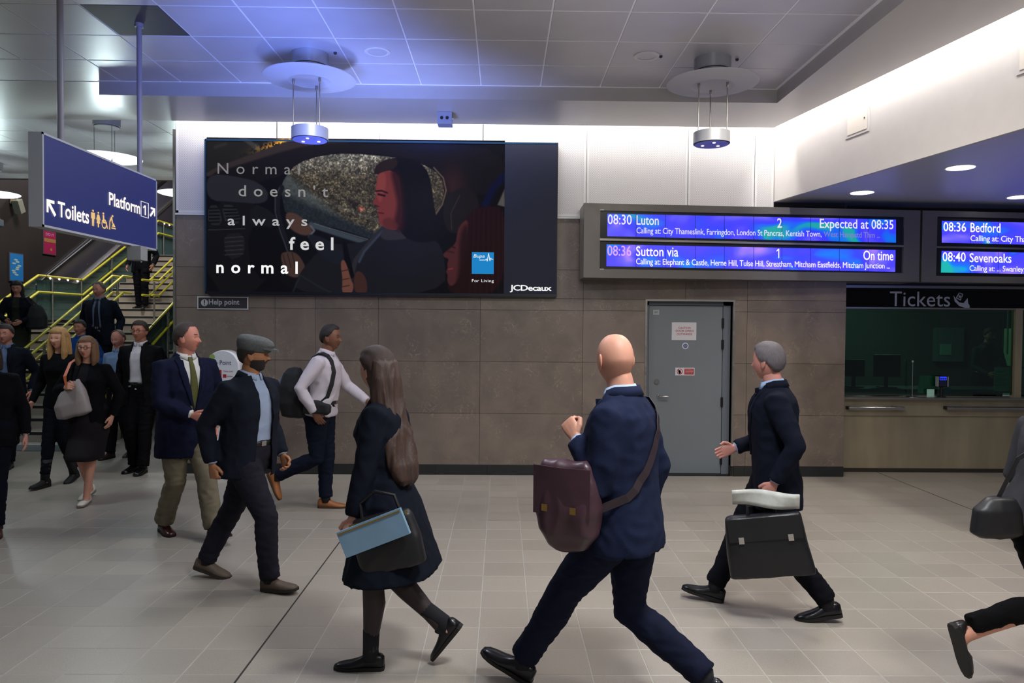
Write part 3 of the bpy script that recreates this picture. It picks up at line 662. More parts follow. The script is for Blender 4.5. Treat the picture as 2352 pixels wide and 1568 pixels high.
# ---- help point plate on the wall
hp = obj('help_point_sign', MB().box(onY(454, 680, WALLY).x, onY(571, 680, WALLY).x, WALLY - .016, WALLY, onY(454, 710, WALLY).z, onY(454, 680.5, WALLY).z, bev=.003), mat('pale_sign_edge', (190, 188, 184), .4))
tag(hp, 'small dark framed sign reading Help point under the big screen', 'sign')
obj('face', MB().box(onY(457, 680, WALLY).x, onY(568.5, 680, WALLY).x, WALLY - .0175, WALLY - .012, onY(454, 707.5, WALLY).z, onY(454, 683, WALLY).z), mat('grey_sign_face', (52, 50, 54), .4), hp)
t = MB(); add_text(t, 'Help point', yq(481, 687, 551, 703.5, WALLY, .018), 1, .015); q = yq(463, 687, 479, 703, WALLY, .018); add_disc(t, (.5, .5), .5, .5, q)
obj('lettering', t, mat('sign_lettering', (176, 174, 176), .5), hp)
t = MB(); q = yq(463, 687, 479, 703, WALLY, .0187); add_poly(t, [(.40, .88), (.60, .88), (.56, .36), (.44, .36)], q); add_disc(t, (.5, .2), .09, .09, q, 12); obj('symbol', t, mat('grey_sign_face', (52, 50, 54), .4), hp)

# ---- white help point totem by the wall
TD = 8.45; a = onY(473, 840, TD); b = onY(549, 840, TD); cx = (a.x + b.x) / 2; hw = (b.x - a.x) / 2; topz = onY(511, 804, TD).z
prof = [(-hw, 0)] + [(-hw, topz - .17)] + [(hw * math.cos(math.pi - k * math.pi / 16), topz - .17 + .17 * math.sin(k * math.pi / 16)) for k in range(1, 16)] + [(hw, topz - .17), (hw, 0)]
tot = empty('help_point_totem', (cx, TD + .10, 0), 'white round-topped help point totem behind the man in the flat cap', 'totem')
m = MB(); ins = .03
rings = [[V((x * s_, y, z if z < .1 else z - (1 - s_) * .12)) for x, z in prof] for y, s_ in ((-.10, .93), (-.085, .985), (-.06, 1), (.07, 1), (.10, .9))]
m.loft(rings); p = obj('body', m, mat('glossy_white_plastic', (214, 216, 222), .18, coat=.5), tot, smooth=True)
TF = TD - .0
def tq(px0, pyt, px1, pyb, off=.002): 
    a_ = onY(px0, pyt, TF); b_ = onY(px1, pyb, TF); return quadmap(V((a_.x, TF - off, b_.z)), V((b_.x, TF - off, b_.z)), V((a_.x, TF - off, a_.z)), .0005)
def tpart(name, mb, mm): return under(tot, name, mb, mm)
t = MB(); add_text(t, 'Help Point', tq(477, 827, 531, 841)); tpart('lettering', t, mat('dark_blue_ink', (60, 60, 100), .5))
t = MB(); add_disc(t, (.5, .5), .5, .5, tq(481, 813, 494, 826)); tpart('green_disc', t, mat('pale_green_print', (140, 165, 90), .5))
t = MB(); q = tq(490, 849, 509, 868); add_poly(t, [(0, 0), (1, 0), (1, 1), (0, 1)], q); q = tq(512, 859, 520, 867); add_poly(t, [(0, 0), (1, 0), (1, 1), (0, 1)], q); add_text(t, 'Tickets, travel', tq(513, 850, 535, 855)); add_text(t, 'information', tq(521, 861, 535, 866)); tpart('red_symbol', t, m_redink)
t = MB(); q = tq(490, 849, 509, 868, .003); add_poly(t, [(.2, .45), (.8, .45), (.8, .72), (.2, .72)], q); add_poly(t, [(.15, .18), (.85, .18), (.85, .28), (.15, .28)], q); tpart('white_symbol', t, m_paper)
t = MB(); add_disc(t, (.5, .5), .5, .5, tq(494, 874, 508, 889)); tpart('emergency_button', t.tube([onY(501, 881, TF) + V((0, -.012, 0)), onY(501, 881, TF)], .030, 20), mat('green_button', (20, 100, 55), .4))
t = MB(); tpart('call_button', t.tube([onY(501.5, 897, TF) + V((0, -.012, 0)), onY(501.5, 897, TF)], .022, 20), mat('blue_button', (40, 50, 120), .4))
t = MB(); add_text(t, 'Emergency', tq(512, 876, 532, 881)); tpart('lettering', t, mat('green_ink', (50, 110, 70), .5))

# ---- departure boards
B0 = V((onY(1341, 560, 8.36).x, 8.36, 0)); B1 = V((onY(2352, 560, 8.73).x, 8.73, 0)); bu = (B1 - B0).normalized(); bn = V((-bu.y, bu.x, 0)); 
def bp(px, py, off=0):
    return onP(px, py, B0 - bn * off, bn)
bz1, bz0 = bp(1341, 466).z, bp(1341, 637).z
M_BOARD = mat('board_housing', (104, 100, 96), .42, .35, rvar=.05)
def ledmat(name, seed):
    m = bpy.data.materials.new(name); m.use_nodes = True; nt = m.node_tree; N = nt.nodes.new; L = nt.links.new; b_ = nt.nodes['Principled BSDF']
    b_.inputs['Base Color'].default_value = (.01, .01, .03, 1); b_.inputs['Roughness'].default_value = .35
    g = N('ShaderNodeNewGeometry'); mp = N('ShaderNodeMapping'); mp.inputs['Location'].default_value = (seed, seed * .7, seed); mp.inputs['Scale'].default_value = (1, 1, 2.0); L(g.outputs['Position'], mp.inputs[0])
    n = N('ShaderNodeTexNoise'); n.inputs['Scale'].default_value = 1.7; n.inputs['Detail'].default_value = 1.5; n.inputs['Distortion'].default_value = .6; L(mp.outputs[0], n.inputs[0])
    r = N('ShaderNodeValToRGB'); e = r.color_ramp.elements; e[0].position = .33; e[0].color = lin((22, 165, 160)); e[1].position = .74; e[1].color = lin((168, 120, 250))
    for p_, c_ in ((.38, (10, 110, 235)), (.47, (48, 62, 252)), (.56, (70, 60, 250)), (.64, (96, 88, 255))): x_ = e.new(p_); x_.color = lin(c_)
    L(n.outputs[0], r.inputs[0]); L(r.outputs[0], b_.inputs['Emission Color']); b_.inputs['Emission Strength'].default_value = 1.3
    return m
LEDM = [ledmat('led_blue_a', 3.1), ledmat('led_blue_b', 9.4), ledmat('led_green_a', 17.7), ledmat('led_green_b', 22.6)]
M_LEDW = glow('led_white', (255, 246, 255), 1.15)
M_LEDP = glow('led_pink', (226, 170, 255), 1.0); M_LEDF = glow('led_faded', (150, 150, 235), .9)
def bpoly(px_quad, off): return [bp(x, y, off) for x, y in px_quad]
def bslab(mb, quad, o0, o1):
    A = bpoly(quad, o0); Bq = [p + bn * (o0 - o1) for p in A]       # front A, back Bq
    return mb.loft([Bq, A])
def board(name, label, px0, px1, wins, bars):
    a_ = bp(px0, 560); b_ = bp(px1, 560); mid = (a_ + b_) / 2
    root = empty(name, (mid.x, mid.y, bz0), label, 'departure board', 'departure boards over the ticket window')
    foot = [(a_.x, a_.y), (b_.x, b_.y), (b_.x, TY - .02 if b_.x > XR else WALLY - .004), (a_.x, WALLY - .004)]
    fr = MB()
    rx = [w_ for w_ in wins]
    xs0 = min(w_[0] for w_ in rx)
    # housing: top, bottom, ends as boxes around the recessed window
    W0, W1 = bp(wins[0][0], 560), bp(wins[0][2], 560); zt, zb_ = bp(wins[0][0], wins[0][1]).z, bp(wins[0][0], wins[0][3]).z
    dpt = bn * .03
    def seg(p0, p1, z0, z1, back):
        q0, q1 = p0 + bn * back, p1 + bn * back
        fr.loft([[V((p0.x, p0.y, z0)), V((p1.x, p1.y, z0)), V((q1.x, q1.y, z0)), V((q0.x, q0.y, z0))], [V((p0.x, p0.y, z1)), V((p1.x, p1.y, z1)), V((q1.x, q1.y, z1)), V((q0.x, q0.y, z1))]])
    seg(a_, b_, zt, bz1, .05); seg(a_, b_, bz0, zb_, .05); seg(a_, W0, zb_, zt, .05)
    if px1 < 2300: seg(W1, b_, zb_, zt, .05)
    bx = MB().prism([(q_[0], q_[1]) for q_ in [(a_.x, a_.y + .05), (b_.x, b_.y + .05), foot[2], foot[3]]], bz0, bz1)
    under(root, 'housing', bx, M_BOARD); under(root, 'front_frame', fr, M_BOARD)
    q_ = [(wins[0][0], wins[0][1]), (wins[0][0], wins[0][3]), (wins[0][2], wins[0][5]), (wins[0][2], wins[0][4])]
    bk = MB(); A = [bp(x, y, -.035) for x, y in q_]; bk.loft([[p + bn * .01 for p in A], A]); under(root, 'black_backing', bk, M_BLACK)
    return root
def led(root, quad, mi, mods):
    t = MB(); A = [bp(x, y, -.028) for x, y in quad]; t.loft([[p + bn * .006 for p in A], A]); o = under(root, 'led_panel', t, LEDM[mi])
    t = MB(); (x0, y0), (_, y1), (x2, y2), (_, y3) = quad
    for x in mods:
        k = (x - x0) / (x2 - x0); ya_, yb_ = y0 + (y3 - y0) * k, y1 + (y2 - y1) * k
        t.add([bp(x - .55, yb_, -.0275), bp(x + .55, yb_, -.0275), bp(x + .55, ya_, -.0275), bp(x - .55, ya_, -.0275)], [(0, 1, 2, 3)])
    under(root, 'module_joints', t, mat('led_joint', (25, 20, 90), .6, emit=(28, 20, 120), estr=.6)); return o
def btxt(root, txt, x0, x1, yt0, yb0, yt1=None, m=None, bold=.008, space=1.0):
    if len(txt) > 20: bold = 0
    yt1 = yt0 if yt1 is None else yt1
    bl = bp(x0, yb0, -.026); br = bp(x1, yb0 + (yt1 - yt0), -.026); tl = bp(x0, yt0, -.026)
    t = MB(); add_text(t, txt, quadmap(bl, br, tl, .0006), space, bold); return under(root, 'lettering', t, m or M_LEDW)
bd1 = board('departure_board', 'wide departure board with blue rows for Luton and Sutton', 1341, 2113, [(1378, 483, 2076, 617.5, 498, 625.6)], None)
md = [1461, 1529, 1597, 1664, 1731, 1796, 1862, 1928, 1994]
led(bd1, [(1395, 490.5), (1395, 542), (2058, 557), (2058, 504)], 0, md); led(bd1, [(1393.5, 561), (1393, 611), (2056, 624), (2057, 574)], 1, md)
btxt(bd1, '08:30', 1396, 1451, 492, 515, 493); btxt(bd1, 'Luton', 1462, 1513, 494, 516, 495)
btxt(bd1, '2', 1785, 1796, 501, 523); btxt(bd1, 'Expected at 08:35', 1883, 2052, 502, 530, 505)
btxt(bd1, 'Calling at: City Thameslink, Farringdon, London St Pancras, Kentish Town,', 1462, 1887, 522, 540, 530, space=.95)
btxt(bd1, 'West Hampstd Thm ...', 1892, 2022, 531, 548, 533.5, m=M_LEDF, space=.95)
btxt(bd1, '08:36', 1395, 1450, 563, 587, 564, m=M_LEDP); btxt(bd1, 'Sutton via', 1461, 1558, 565, 588, 566.5)
one = MB(); q1 = quadmap(bp(1783, 592.5, -.026), bp(1792, 592.7, -.026), bp(1783, 571, -.026), .0006); add_poly(one, [(.5, 0), (.75, 0), (.75, 1), (.5, 1)], q1); add_poly(one, [(.5, 1), (.05, .80), (.05, .68), (.5, .84)], q1); under(bd1, 'numeral', one, M_LEDW); btxt(bd1, 'On time', 1983, 2052, 575, 597, 576.3)
btxt(bd1, 'Calling at: Elephant & Castle, Herne Hill, Tulse Hill, Streatham, Mitcham Eastfields, Mitcham Junction ...', 1461, 2044, 593, 611, 603, space=.95)
def divider(root, q_):
    t = MB(); A = [bp(x, y, -.004) for x, y in q_]; under(root, 'divider_bar', t.loft([[p + bn * .02 for p in A], A]), M_STEEL)
divider(bd1, [(1378, 547), (1378, 552), (2076, 567.5), (2076, 563)])
for (x, y) in ((1378.5, 481.8), (1378, 617.8)):
    t = MB(); A = [bp(x, y - 1, .004), bp(x, y + 1, .004), bp(x + 9, y + 1, .004), bp(x + 9, y - 1, .004)]; under(bd1, 'clip', t.loft([[p + bn * .005 for p in A], A]), mat('clip_metal', (200, 200, 196), .4))
t = MB(); A = [bp(1378, 483, -.006), bp(1378, 547, -.006), bp(2076, 563, -.006), bp(2076, 498, -.006)]
under(bd1, 'glass', t.loft([[p + bn * .004 for p in A], A]), M_SCRGLASS)
bd2 = board('departure_board', 'second departure board, for Bedford and Sevenoaks, cut by the right edge', 2118, 2560, [(2152, 497, 2560, 633, 506.5, 638)], None)
led(bd2, [(2164, 507), (2164, 557), (2550, 566), (2550, 515)], 2, [2229, 2294, 2359, 2425, 2490]); led(bd2, [(2163.5, 576), (2162, 625.6), (2550, 632), (2550, 584)], 3, [2229, 2294, 2359, 2425, 2490])
btxt(bd2, '08:36', 2167, 2219, 509.6, 531, 511); btxt(bd2, 'Bedford', 2229, 2298, 511, 533, 512.5)
btxt(bd2, 'Calling at: City Thameslink', 2229, 2408, 540, 557.5, 543.5, space=.95)
btxt(bd2, '08:40', 2165, 2218, 578.6, 600, 579.5); btxt(bd2, 'Sevenoaks', 2227, 2323, 581, 602, 582.5); btxt(bd2, 'Calling at: ... Swanley, Otford', 2227, 2400, 609, 626, 612, space=.95)
divider(bd2, [(2152, 565), (2152, 569), (2560, 577), (2560, 573)])

# ---- hanging direction sign
SX = -2.9 * 1.0
def sq(px, py, off=0): 
    p = onX(px, py, SX); return V((SX + off, p.y, p.z))
tl, bl, tr_, br = sq(98, 305), sq(98, 524), sq(361, 411), sq(361, 573)
ztop_, zbot = (tl.z + tr_.z) / 2, (bl.z + br.z) / 2; y0, y1 = (tl.y + bl.y) / 2, (tr_.y + br.y) / 2
TH = abs(onY(65, 410, y0).x - SX)
hs = empty('hanging_sign', (SX - TH / 2, (y0 + y1) / 2, zbot), 'blue lit sign box hanging from two poles, pointing to toilets and platform 1', 'sign')
M_CASE = mat('sign_case', (168, 170, 176), .4)
under(hs, 'case', MB().box(SX - TH, SX - .0065, y0, y1, zbot, ztop_), M_CASE)
rim = MB(); rr = .014
rim.box(SX - .006, SX, y0, y0 + rr, zbot, ztop_).box(SX - .006, SX, y1 - rr, y1, zbot, ztop_).box(SX - .006, SX, y0, y1, ztop_ - rr, ztop_).box(SX - .006, SX, y0, y1, zbot, zbot + rr)
under(hs, 'rim', rim, M_CASE)
under(hs, 'face', MB().box(SX - .006, SX - .003, y0 + rr, y1 - rr, zbot + rr, ztop_ - rr), mat('sign_blue_face', (36, 40, 84), .38, emit=(40, 50, 110), estr=.42))
for k, px in enumerate((138.5, 320)):
    p = onX(px, 150, SX - TH / 2)
    under(hs, 'pole', MB().tube([(p.x, p.y, ztop_ - .01), (p.x, p.y, CZ - .002)], .020, 18).tube([(p.x, p.y, CZ - .03), (p.x, p.y, CZ - .0005)], .034, 18), mat('pole_paint', (134, 130, 140), .4), smooth=True)
M_SGW = glow('sign_white', (255, 246, 240), 1.1); M_SGY = glow('sign_amber', (235, 195, 130), 1)
def sgq(x0, yt0, yb0, x1, yt1=None, yb1=None):
    a_ = onX(x0, yb0, SX + .001); b_ = onX(x1, yb1, SX + .001); c_ = onX(x0, yt0, SX + .001); d_ = onX(x1, yt1, SX + .001)
    z0 = (a_.z + b_.z) / 2; z1 = (c_.z + d_.z) / 2
    return quadmap(V((SX + .001, a_.y, z0)), V((SX + .001, b_.y, z0)), V((SX + .001, a_.y, z1)), .0004)
ARROW = [[(.0, 1), (.0, .18), (.20, .18), (.20, .62), (.82, .0), (1.0, .16), (.38, .80), (.82, .80), (.82, 1)]]
def arrow(mb, q, flip):
    P = ARROW[0]; f_ = (lambda u: 1 - u) if flip else (lambda u: u)
    def sub(idx): mb.add([q(f_(P[i][0]), P[i][1]) for i in idx], [tuple(range(len(idx)))])
    sub([0, 1, 2, 3, 6, 7, 8][:4] + [6, 7, 8]); sub([3, 4, 5, 6])
t = MB(); arrow(t, sgq(107, 457, 494, 129, 462, 498.5), False); under(hs, 'arrow', t, M_SGW); t = MB(); add_text(t, 'Toilets', sgq(133, 464, 499.5, 204.5, 479, 513), 1, .018); under(hs, 'lettering', t, M_SGW)
t = MB(); add_text(t, 'Platform', sgq(250.5, 443, 473, 322, 462, 490.5), 1, .018); under(hs, 'lettering', t, M_SGW)
t = MB(); arrow(t, sgq(344, 475, 498, 356.5, 478, 500.5), True); under(hs, 'arrow', t, M_SGW)
t = MB(); q1 = sgq(329, 470.5, 493, 336.5, 472.3, 494.6); add_poly(t, [(.45, 0), (.8, 0), (.8, 1), (.45, 1)], q1); add_poly(t, [(.45, 1), (.0, .80), (.0, .64), (.45, .80)], q1); under(hs, 'numeral', t, M_SGW); t = MB()
q = sgq(323.5, 462, 497, 341.5, 466, 501); w1 = .09
for P in ([(0, 0), (1, 0), (1, .03), (0, .03)], [(0, .97), (1, .97), (1, 1), (0, 1)], [(0, 0), (.06, 0), (.06, 1), (0, 1)], [(.94, 0), (1, 0), (1, 1), (.94, 1)]): add_poly(t, P, q)
under(hs, 'numeral_box', t, M_SGW)
t = MB()
qm = sgq(208.5, 480, 518, 219, 482, 520)       # man
add_disc(t, (.5, .93), .2, .065, qm, 14); add_poly(t, [(.08, .82), (.92, .82), (.92, .45), (.75, .45), (.72, .0), (.55, .0), (.5, .4), (.45, 0), (.28, 0), (.25, .45), (.08, .45)], qm)
qm = sgq(221, 485, 521, 231, 487, 523)         # woman
add_disc(t, (.5, .93), .2, .065, qm, 14); add_poly(t, [(.3, .82), (.7, .82), (1, .5), (.85, .44), (.72, .62), (.9, .25), (.66, .25), (.64, 0), (.36, 0), (.34, .25), (.1, .25), (.28, .62), (.15, .44), (0, .5)], qm)
qm = sgq(233, 487, 524, 248, 490, 527)         # wheelchair
add_disc(t, (.30, .93), .14, .065, qm, 14); add_disc(t, (.42, .30), .40, .30, qm, 20, r0=.72); add_poly(t, [(.2, .84), (.42, .84), (.46, .45), (.8, .45), (.98, .08), (.84, .03), (.7, .34), (.24, .34)], qm)
qm = sgq(249.5, 492, 527, 266, 495, 530)       # parent changing a baby
add_disc(t, (.55, .93), .12, .07, qm, 14); add_poly(t, [(.1, .55), (.35, .88), (.5, .84), (.62, .45), (.5, .42), (.36, .66), (.22, .5), (.2, .0), (.06, 0)], qm); add_poly(t, [(.38, .18), (1, .18), (1, .10), (.38, .10)], qm); add_poly(t, [(.45, .24), (.95, .24), (.7, .5), (.55, .4)], qm)
under(hs, 'pictograms', t, M_SGY)

# ---- ceiling lamps with hanging disc and drum
M_LALU = mat('lamp_aluminium', (160, 162, 168), .36, .35)
M_DISC = bpy.data.materials.new('translucent_disc'); M_DISC.use_nodes = True; nt = M_DISC.node_tree; nt.nodes.remove(nt.nodes['Principled BSDF'])
tb = nt.nodes.new('ShaderNodeBsdfTransparent'); df = nt.nodes.new('ShaderNodeBsdfDiffuse'); df.inputs[0].default_value = lin((232, 232, 238)); tl_ = nt.nodes.new('ShaderNodeBsdfTranslucent'); tl_.inputs[0].default_value = lin((190, 190, 200))
m1 = nt.nodes.new('ShaderNodeMixShader'); m1.inputs[0].default_value = .4; m2 = nt.nodes.new('ShaderNodeMixShader'); m2.inputs[0].default_value = .80
nt.links.new(df.outputs[0], m1.inputs[1]); nt.links.new(tl_.outputs[0], m1.inputs[2]); nt.links.new(tb.outputs[0], m2.inputs[1]); nt.links.new(m1.outputs[0], m2.inputs[2]); nt.links.new(m2.outputs[0], nt.nodes['Material Output'].inputs[0])
M_SPOT = glow('small_lamp', (255, 236, 226), 2.2)
def ceiling_lamp(x, y, zc, label, group, zd=None, zdrum=None, rd=.405, rc=.162, lit=0):
    root = empty('ceiling_lamp', (x, y, zc), label, 'lamp', group)
    zd = zc - .235 if zd is None else zd; zr = zc - .66 if zdrum is None else zdrum; n = 40
    def P(name, mb, m, par=root, sm=True):
        return obj(name, mb.xf(Matrix.Translation((0, 0, -zc))), m, par, smooth=sm)
    c = P('canopy', MB().cyl((0, 0, zc - .11), rc, .109, n).cyl((0, 0, zc - .125), rc * .90, .02, n), M_LALU)
    P('seal_ring', MB().cyl((0, 0, zc - .113), rc * .93, .006, n), M_BLACK, c)
    dm = MB(); prof = [(.02, 0), (rd * .45, -.004), (rd * .47, -.010), (rd * .95, .006), (rd, .014), (rd, .022), (rd * .95, .014), (.02, .008)]
    rings = [[V((r_ * math.cos(2 * math.pi * k / 56), r_ * math.sin(2 * math.pi * k / 56), zd + z)) for k in range(56)] for r_, z in prof]
    P('disc', dm.loft(rings), M_DISC if not lit else mat('lit_disc', (235, 240, 240), .5, emit=(235, 250, 250), estr=1.3))
    for k in range(3):
        a_ = R(200 + 120 * k); px, py = rc * .88 * math.cos(a_), rc * .88 * math.sin(a_)
        P('rod', MB().tube([(px, py, zr), (px, py, zd - .03)], .0055, 10).tube([(px, py, zd - .05), (px, py, zd - .03), (px, py, zd + .02), (px, py, zd + .04)], [.006, .012, .012, .006], 10).tube([(px, py, zd + .02), (px, py, zc - .12)], .004, 8), M_STEEL)
    d = P('drum', MB().cyl((0, 0, zr - .10), rc, .10, n).cyl((0, 0, zr - .002), rc * .9, .008, n), M_LALU)
    P('lens_plate', MB().cyl((0, 0, zr - .108), rc * .93, .009, n), mat('lamp_lens', (120, 125, 190), .25), d)
    P('seal_ring', MB().cyl((0, 0, zr - .104), rc * .97, .006, n), M_BLACK, d)
    for k in range(3):
        a_ = R(30 + 120 * k); P('small_lamp', MB().cyl((rc * .5 * math.cos(a_), rc * .5 * math.sin(a_), zr - .112), .014, .005, 14), M_SPOT, d)
    return root
L1 = onZ(712, 124, CZ); L2 = onZ(1637, 135, CZ)
ceiling_lamp(L1.x, L1.y, CZ, 'blue-lit ceiling lamp with hanging drum in front of the advertising screen', 'disc lamps under the concourse ceiling')
ceiling_lamp(L2.x, L2.y, CZ, 'grey ceiling lamp with hanging drum above the departure board', 'disc lamps under the concourse ceiling')
for (px, d_, lb_) in ((246, 9.45, 'ceiling lamp with glowing disc partly behind the hanging toilets sign'), (-20, 12.2, 'far ceiling lamp at the left edge, near the dark wall'), (425, 12.0, 'far ceiling lamp mostly behind the white wall end')):
    x = onY(px, 400, d_).x
    ceiling_lamp(x, d_, FZ, lb_, 'disc lamps over the stair hall', zd=3.84, zdrum=3.44, lit=1)
    light('stair_lamp', 'POINT', (x, d_, 3.52), 52, (.80, 1.0, 1.0), .12)
# speakers, detectors on the ceiling
for px, py, r_, lb_ in ((867, 118, .083, 'round white ceiling speaker between the two lamps, left one'), (1485, 128, .083, 'round white ceiling speaker just left of the right-hand lamp')):
    c = onZ(px, py, CZ); o = empty('ceiling_speaker', (c.x, c.y, CZ), lb_, 'speaker', 'ceiling speakers')
    ring = MB(); pr = [(r_ * .99, 0), (r_ * 1.34, 0), (r_ * 1.38, -.006), (r_ * 1.2, -.012), (r_ * 1.0, -.008)]
    ring.loft([[V((a_ * math.cos(2 * math.pi * k / 36), a_ * math.sin(2 * math.pi * k / 36), z)) for k in range(36)] for a_, z in pr], cap=False)
    obj('ring', ring, M_TRIMW, o, smooth=True); obj('grille', MB().cyl((0, 0, -.006), r_ * 1.02, .005, 32), M_CTILE, o)
for px, py, lb_ in ((770, 120, 'tiny dark detector right of the blue-lit lamp'), (1518, 128, 'tiny detector beside the right ceiling speaker'), (1693, 135, 'tiny dark detector right of the grey ceiling lamp')):
    c = onZ(px, py, CZ); o = obj('detector', MB().cyl((0, 0, -.014), .015, .014, 14).cyl((0, 0, -.02), .008, .006, 10), mat('detector_plastic', (60, 55, 60), .5), loc=None); o.location = c; tag(o, lb_, 'detector')
# twin sensor box under the soffit
c = onY(1021, 272, 7.95)
sb = empty('sensor_box', (c.x, 7.95, SZ), 'grey box with two round black openings below the ceiling edge', 'sensor')
bw = .078; bz_ = SZ - (onY(1021, 284, 7.95).z)
obj('box', MB().box(-bw, bw, 0, .16, -bz_, -.001, bev=.004), mat('sensor_grey', (140, 142, 160), .4), sb)
for s_ in (-.03, .028): obj('lens', MB().tube([(s_, -.006, -bz_ * .52), (s_, .002, -bz_ * .52)], .017, 18), M_BLACK, sb)
obj('knob', MB().tube([(bw, .02, -bz_ * .55), (bw + .014, .02, -bz_ * .55)], .012, 12), M_LALU, sb)
# alcove downlights
for px, py, lb_ in ((1980, 441, 'round white downlight above the departure board, leftmost of three'), (2206, 383.5, 'round white downlight in the alcove ceiling, middle and nearest'), (2342, 451, 'round white downlight cut by the right edge')):
    c = onZ(px, py, AZ); o = empty('downlight', (c.x, c.y, AZ), lb_, 'lamp', 'downlights in the alcove ceiling')
    obj('rim', MB().cyl((0, 0, -.008), .135, .0078, 36), M_TRIMW, o, smooth=True); obj('diffuser', MB().cyl((0, 0, -.011), .118, .004, 36), glow('downlight_glow', (255, 252, 246), 3.5), o)
    light('downlight_lamp', 'SPOT', (c.x, c.y, AZ - .03), 22, (1, .93, .80), .1, spot=R(110), blend=.8)
# ---- ticket office
def tz(py, Y=TY): return onY(2100, py, Y).z
TX0, TX1 = XR, 8.4
tk = empty('ticket_window', ((TX0 + 6.5) / 2, TY, 0), 'steel ticket window with green glass under a black Tickets band, at the right', 'ticket window')
zT, zB1, zB2, zG0, zS, zR = tz(656), tz(662), tz(706), tz(905), tz(916), tz(954)
under(tk, 'counter_front', MB().box(TX0, TX1, TY, TY + .05, 0, zR), M_DSTEEL)
under(tk, 'kick_strip', MB().box(TX0, TX1, TY - .004, TY, 0, .05), mat('dark_steel', (70, 66, 60), .5, .7))
under(tk, 'upper_front', MB().box(TX0, TX1, TY - .03, TY + .05, zR, zS), M_DSTEEL)
under(tk, 'sill', MB().box(TX0, TX1, TY - .12, TY + .16, zS, zS + .028, bev=.004), M_STEEL)
under(tk, 'sign_band', MB().box(TX0 + .03, TX1, TY + .02, TY + .05, zB2, zB1), mat('black_glass', (6, 6, 10), .10, spec=.22))
under(tk, 'top_rail', MB().box(TX0, TX1, TY - .02, TY + .05, zB1, zT), M_STEEL); under(tk, 'mid_rail', MB().box(TX0, TX1, TY - .015, TY + .05, zB2 - .02, zB2), M_STEEL)
under(tk, 'left_post', MB().box(TX0, TX0 + .035, TY - .02, TY + .05, zS, zT), M_STEEL)
mx0, mx1 = onY(2328, 850, TY).x, onY(2344, 850, TY).x
under(tk, 'mullion', MB().box(mx0, mx1, TY - .02, TY + .06, zS + .02, zB2), M_DSTEEL)
under(tk, 'glass_pane', MB().box(TX0 + .035, mx0, TY + .02, TY + .032, zG0, zB2 - .02), M_TGLASS)
under(tk, 'glass_pane', MB().box(mx1, TX1, TY + .02, TY + .032, zG0, zB2 - .02), M_TGLASS)
gx_ = onY(2319, 800, TY).x
under(tk, 'glass_edge', MB().box(gx_ - .008, gx_ + .008, TY + .034, TY + .05, tz(812), zB2 - .02), mat('glass_edge', (120, 160, 150), .2))
t = MB(); add_text(t, 'Tickets', yq(2044, 669, 2182, 704, TY + .02, .001), 1, .0); under(tk, 'lettering', t, mat('pale_vinyl', (176, 178, 182), .5))
t = MB(); q = yq(2190, 670, 2227, 707, TY + .02, .001)
add_poly(t, [(0, .78), (.12, .60), (.36, .34), (.62, .30), (.86, .62), (.90, .30), (1, .14), (1, 0), (.72, 0), (.36, .12), (.08, .40), (0, .62)][:5] + [(.9, .3), (1, .14), (1, 0), (.72, 0), (.36, .12), (.08, .40)], q)
for P in ([(.14, .62), (.34, .98), (.40, .95), (.20, .58)], [(.34, .98), (.60, .86), (.57, .80), (.33, .92)], [(.60, .86), (.44, .46), (.38, .48), (.54, .84)], [(.20, .58), (.38, .48), (.41, .54), (.23, .63)], [(.36, .80), (.52, .72), (.47, .58), (.30, .66)]): add_poly(t, P, q)
under(tk, 'hand_and_ticket_symbol', t, MATS['pale_vinyl'])
for (pa, pb, lb_) in ((1949, 2077, 'short round steel leaning rail below the left end of the ticket window'), (2175, 2460, 'long round steel leaning rail below the card reader, cut by the right edge')):
    a_, b_ = onY(pa, 937, TY - .1), onY(pb, 937, TY - .1); z = a_.z; b_ = V((b_.x, b_.y, z))
    r_ = empty('leaning_rail', (a_.x, TY - .1, z), lb_, 'rail')
    mb = MB().tube([(a_.x, TY - .1, z), (b_.x, TY - .1, z)], .021, 18); under(r_, 'rail', mb, M_CHROME, smooth=True)
    for x in (a_.x + .02, b_.x - .1): under(r_, 'bracket', MB().box(x - .025, x + .025, TY - .1, TY - .028, z - .02, z + .02, bev=.003), M_BLACK)
under(tk, 'end_plate', MB().box(TX0, TX0 + .02, TY - .045, TY - .03, zR, zS - .01), M_BLACK)
# things on and behind the counter
c = onY(2162, 915, TY - .04); cr = empty('card_reader', (c.x, TY - .04, zS + .028), 'black card reader with blue screen standing on the ticket counter', 'card reader')
H_ = tz(862, TY - .04) - (zS + .028)
obj('stand', MB().cyl((0, 0, 0), .05, .012, 20).tube([(0, 0, .01), (0, 0, H_ * .55)], .018, 12), M_BLACK, cr, smooth=True)
bd = MB().box(-.062, .062, -.03, .03, H_ * .48, H_, bev=.012); o = obj('body', bd, M_BLACK, cr)
obj('bezel', MB().box(-.068, -.056, -.033, .02, H_ * .5, H_ - .01, bev=.003), M_LALU, o); obj('bezel', MB().box(.056, .068, -.033, .02, H_ * .5, H_ - .01, bev=.003), M_LALU, o)
obj('display', MB().box(-.042, .042, -.033, -.029, H_ * .80, H_ * .96), glow('reader_screen', (40, 60, 235), 1.2), o)
kp = MB()
for i in range(3):
    for j in range(4): kp.box(-.036 + i * .026, -.016 + i * .026, -.034, -.029, H_ * .54 + j * .026, H_ * .54 + j * .026 + .018)
obj('keys', kp, mat('dark_keys', (30, 34, 80), .5), o)
m_gp = mat('pale_green_paper', (170, 215, 195), .6)
